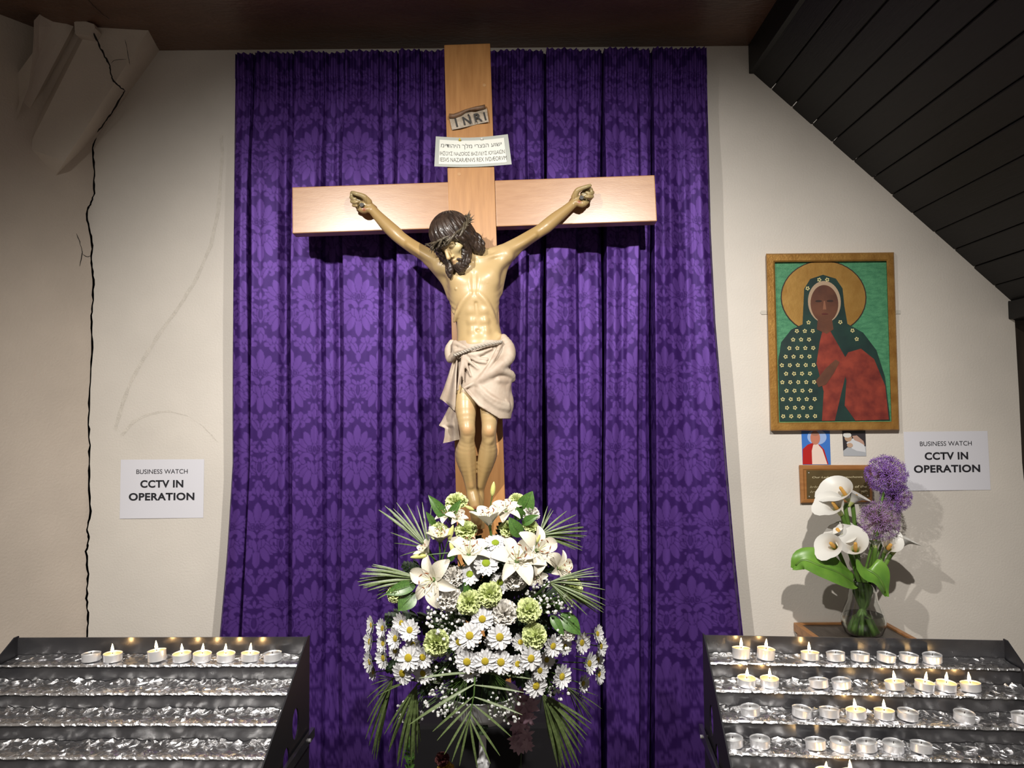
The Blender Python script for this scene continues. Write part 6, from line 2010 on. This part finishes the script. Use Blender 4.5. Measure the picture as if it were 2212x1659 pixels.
# ================================================================== glass vase with callas and alliums
VY = 2.43
vb = Ppl(1866, 1373, (0, 0, TZ - .006), np.array([0, 0, 1.])); VY = float(vb[1])
vx = float(vb[0]); vz = TZ - .006
vk = 1 / SP(VY)
def glass_mat(name, rough, col, ior):
    m, nt, b = principled(name)
    b.inputs['Base Color'].default_value = (*col, 1)
    b.inputs['Roughness'].default_value = rough
    b.inputs['Transmission Weight'].default_value = 1.0
    b.inputs['IOR'].default_value = ior
    return m
M_GLASS = glass_mat('clear_glass', .0, (.96, .98, .97), 1.45)
M_WATER = glass_mat('water', .0, (.86, .90, .80), 1.33)
vase = empty('glass_vase', (vx, VY, vz), 'round-bellied clear glass vase holding calla lilies on the small table', 'vase')
hgt = (1373 - 1256) * vk
prof = [(0, .004), (.036, .004), (.054, .014), (.0655, .040), (.066, .055), (.056, .085), (.043, .120), (.040, .145), (.0445, hgt)]
outer = [(0, 0), (.040, 0), (.058, .010), (.0685, .038), (.069, .056), (.059, .086), (.0455, .120), (.0425, .145), (.047, hgt), (.0462, hgt + .0012), (.0448, hgt)]
pr = outer + list(reversed(prof[:-1]))
def fine_prof(p, n=3):
    o = []
    for a, b in zip(p[:-1], p[1:]):
        for k in range(n):
            o.append((a[0] + (b[0] - a[0]) * k / n, a[1] + (b[1] - a[1]) * k / n))
    return o + [p[-1]]
MB().lathe(pr, 40, (vx, VY, vz)).build('glass', M_GLASS, vase, smooth=True, angle=60)
wl_ = .070
MB().lathe([(0, .0042), (.0355, .0042), (.0535, .0142), (.0650, .040), (.0655, .055), (.0610, wl_), (0, wl_)], 40, (vx, VY, vz)).build('water', M_WATER, vase, smooth=True, angle=50)

M_SPATHE = mat('white_spathe', (.66, .65, .61), .42)
M_SPG = mat('green_spathe_base', (.42, .50, .10), .45, col2=(.68, .68, .45), vscale=30)
M_SPAD = mat('yellow_spadix', (.70, .38, .08), .6, bump=.4, bscale=700)
M_CST = mat('calla_stem', (.14, .26, .045), .42, col2=(.08, .17, .03), vscale=30)
vr = random.Random(12)
def stem_path(base, dirn):
    """from the flower down through the neck to the bottom of the vase"""
    a = vr.uniform(0, 6.28)
    nk = np.array([vx + .022 * math.cos(a), VY + .020 * math.sin(a), vz + .135])
    bt = np.array([vx - .046 * math.cos(a) * vr.uniform(.4, 1), VY - .036 * math.sin(a), vz + .014])
    md = base * .5 + nk * .5 - dirn * .015
    return [base, base - dirn * .02, md, nk, nk * .5 + bt * .5, bt]
def smooth_path(p, n=5):
    p = np.array(p); t = np.arange(len(p)); q = np.linspace(0, len(p) - 1, (len(p) - 1) * n + 1)
    return np.stack([cub(t, p[:, k], q) for k in range(3)], -1)
def calla(base, open_, dep, size_px, lab, tip=0.0, flare=1.0):
    """base and mouth of the funnel in pixels; dep how far the mouth leans out towards the room"""
    Y = VY - .02 + vr.uniform(-.02, .02)
    b = P(base[0], base[1], Y); o = P(open_[0], open_[1], Y - dep)
    ax = o - b; H_ = np.linalg.norm(ax); ax /= H_
    R_ = size_px * vk * .5
    rt = empty('calla_lily', b, lab, 'flower', 'calla lilies in the glass vase')
    x, y, z = frame_for(ax, (0, -1, .3))
    nt_, na = 12, 28
    g = np.zeros((nt_, na, 3))
    for i in range(nt_):
        t = i / (nt_ - 1)
        for j in range(na):
            th = 2 * math.pi * j / (na - 1)
            w = .5 + .5 * math.cos(th - math.pi)            # 1 at the long tip, 0 at the overlap
            r = .007 + (R_ - .007) * t ** 1.9 * (.62 + .38 * w) + (t > .75) * (t - .75) * 4 * R_ * .20 * flare * w
            h = H_ * 1.25 * (t - .10 * flare * max(0, t - .7) * 3 * (.3 + w)) * (.80 + .24 * w)
            if w > .93 and t > .8:
                r += (t - .8) * 5 * (w - .93) / .07 * R_ * .28
            thw = th + tip
            g[i, j] = b + x * (r * math.cos(thw)) + y * (r * math.sin(thw)) + z * h
    gs = g
    MB().grid(gs[:5]).build('throat', M_SPG, rt, smooth=True, fix=False)
    MB().grid(gs[4:]).build('spathe', M_SPATHE, rt, smooth=True, fix=False)
    MB().tube([b + z * .01, b + z * H_ * .55, b + z * H_ * .95, b + z * H_ * 1.02], [.004, .0062, .0055, .002], 8).build('spadix', M_SPAD, rt, smooth=True)
    MB().tube(smooth_path(stem_path(b + z * .004, z)), .0070, 8).build('stem', M_CST, rt, smooth=True)
v5 = lambda x, y: (1640 + x / 3.318, 900 + y / 3.318)
calla(v5(655, 615), v5(580, 505), .040, 74, 'tallest calla lily with a wide white spathe in front of the plaque', 2.6)
calla(v5(585, 700), v5(525, 610), .050, 62, 'calla lily just below the tallest one, spreading to its side', 2.6)
calla(v5(640, 640), v5(700, 560), .010, 50, 'calla lily half hidden behind the tallest one', .4)
calla(v5(690, 985), v5(690, 905), .060, 68, 'front-facing calla lily resting over the rim of the vase', 1.5)
calla(v5(555, 950), v5(510, 905), .050, 58, 'calla lily opening towards the purple curtain above the big leaf', 2.8)
calla(v5(640, 880), v5(635, 830), .030, 56, 'calla lily tucked behind the front-facing one', 2.2)
calla(v5(600, 860), v5(555, 800), .005, 44, 'small pale calla lily at the back of the bunch', 2.9)
calla(v5(905, 970), v5(945, 915), .050, 46, 'calla lily beside the front-facing one under the pale allium', .6)
calla(v5(950, 985), v5(1030, 870), .010, 54, 'calla lily leaning towards the wall notice', .2)
calla(v5(830, 940), v5(830, 880), .0, 46, 'calla lily half hidden under the pale allium', 1.5)
# two big leaves
def vleaf(px_pts, wid, lab, tilt):
    pts = smooth_path([P(x, y, Y) for x, y, Y in px_pts], 6)
    n = len(pts)
    rt = empty('calla_leaf', pts[0], lab, 'leaf')
    g = np.zeros((n, 11, 3))
    for i in range(n):
        t = i / (n - 1)
        d = pts[min(i + 1, n - 1)] - pts[max(i - 1, 0)]; d /= np.linalg.norm(d)
        s = np.cross(d, tilt); s /= np.linalg.norm(s); u = np.cross(s, d)
        w = wid * vk * max(.02, math.sin(math.pi * min(.985, .10 + .885 * t ** .85)) ** .8)
        for j in range(11):
            q = j / 5 - 1
            g[i, j] = pts[i] + s * w * q + u * (.012 * abs(q) + .006 * math.sin(t * 9 + q * 3) * abs(q))
    MB().grid(g).build('blade', mat('calla_leaf_green', (.17, .34, .045), .36, col2=(.09, .22, .03), vscale=14), rt, smooth=True, fix=False)
    MB().tube(list(reversed([p for p in pts[:-2]])) + stem_path(pts[0], np.array([0, 0, 1.]))[3:], .0042, 7).build('midrib', M_CST, rt, smooth=True)
vleaf([(1842, 1258, VY - .03), (1812, 1238, VY - .075), (1770, 1222, VY - .09), (1735, 1210, VY - .08), (1713, 1228, VY - .06)], 37, 'large arching green leaf drooping from the vase towards the curtain', np.array([.1, -.75, .65]))
vleaf([(1856, 1222, VY - .04), (1872, 1230, VY - .085), (1892, 1242, VY - .10), (1906, 1262, VY - .10), (1912, 1288, VY - .085)], 30, 'folded green leaf hanging over the front of the vase', np.array([.35, -.9, .3]))
# alliums
M_ALL = mat('purple_allium', (.20, .075, .40), .6, col2=(.32, .17, .50), vscale=120)
M_ALL2 = mat('faded_allium', (.36, .24, .42), .6, col2=(.26, .12, .34), vscale=120)
M_PED = mat('allium_stalk', (.20, .10, .16), .6)
def allium(px, py, r_px, n, m, lab, seed, dY, ray_):
    r = random.Random(seed)
    c = P(px, py, VY + dY); R_ = r_px * vk
    rt = empty('allium', c, lab, 'flower', 'alliums in the glass vase')
    fl, pd = MB(), MB()
    ga = math.pi * (3 - math.sqrt(5))
    for i in range(n):
        zz = 1 - 2 * (i + .5) / n; q = math.sqrt(1 - zz * zz); a = ga * i
        d = np.array([q * math.cos(a), q * math.sin(a), zz])
        d = d + np.array([r.gauss(0, .08) for _ in range(3)]); d /= np.linalg.norm(d)
        e = c + d * R_ * r.uniform(.74, .95)
        pd.tube([c + d * R_ * .06, e], [.0006, .0005], 3, caps=False)
        x, y, z = frame_for(d, (.3, .2, 1))
        s = R_ * r.uniform(.15, .22)
        ph = r.uniform(0, 6)
        for k in range(6):
            th = ph + k * math.pi / 3
            t = x * math.cos(th) + y * math.sin(th); o = np.cross(d, t)
            fl.add([e - d * s * .1, e + t * s * .5 + o * s * .10 + d * s * .25, e + t * s + d * s * .45, e + t * s * .5 - o * s * .10 + d * s * .25], [(0, 1, 2, 3)])
    o = fl.build('florets', m, rt, fix=False); o['kind'] = 'stuff'
    o = pd.build('pedicels', ray_, rt, fix=False); o['kind'] = 'stuff'
    MB().tube(smooth_path(stem_path(c, np.array([0, 0, 1.]))), .0042, 7).build('stem', M_CST, rt, smooth=True)
allium(1914, 1026, 43, 300, M_ALL, 'deep purple allium ball in front of the wall notice', 1, -.03, M_PED)
allium(1934, 1074, 34, 220, M_ALL, 'smaller purple allium tucked under the deep purple one', 2, -.01, M_PED)
allium(1898, 1125, 43, 170, M_ALL2, 'faded open allium with dark rays above the callas', 3, -.06, M_PED)
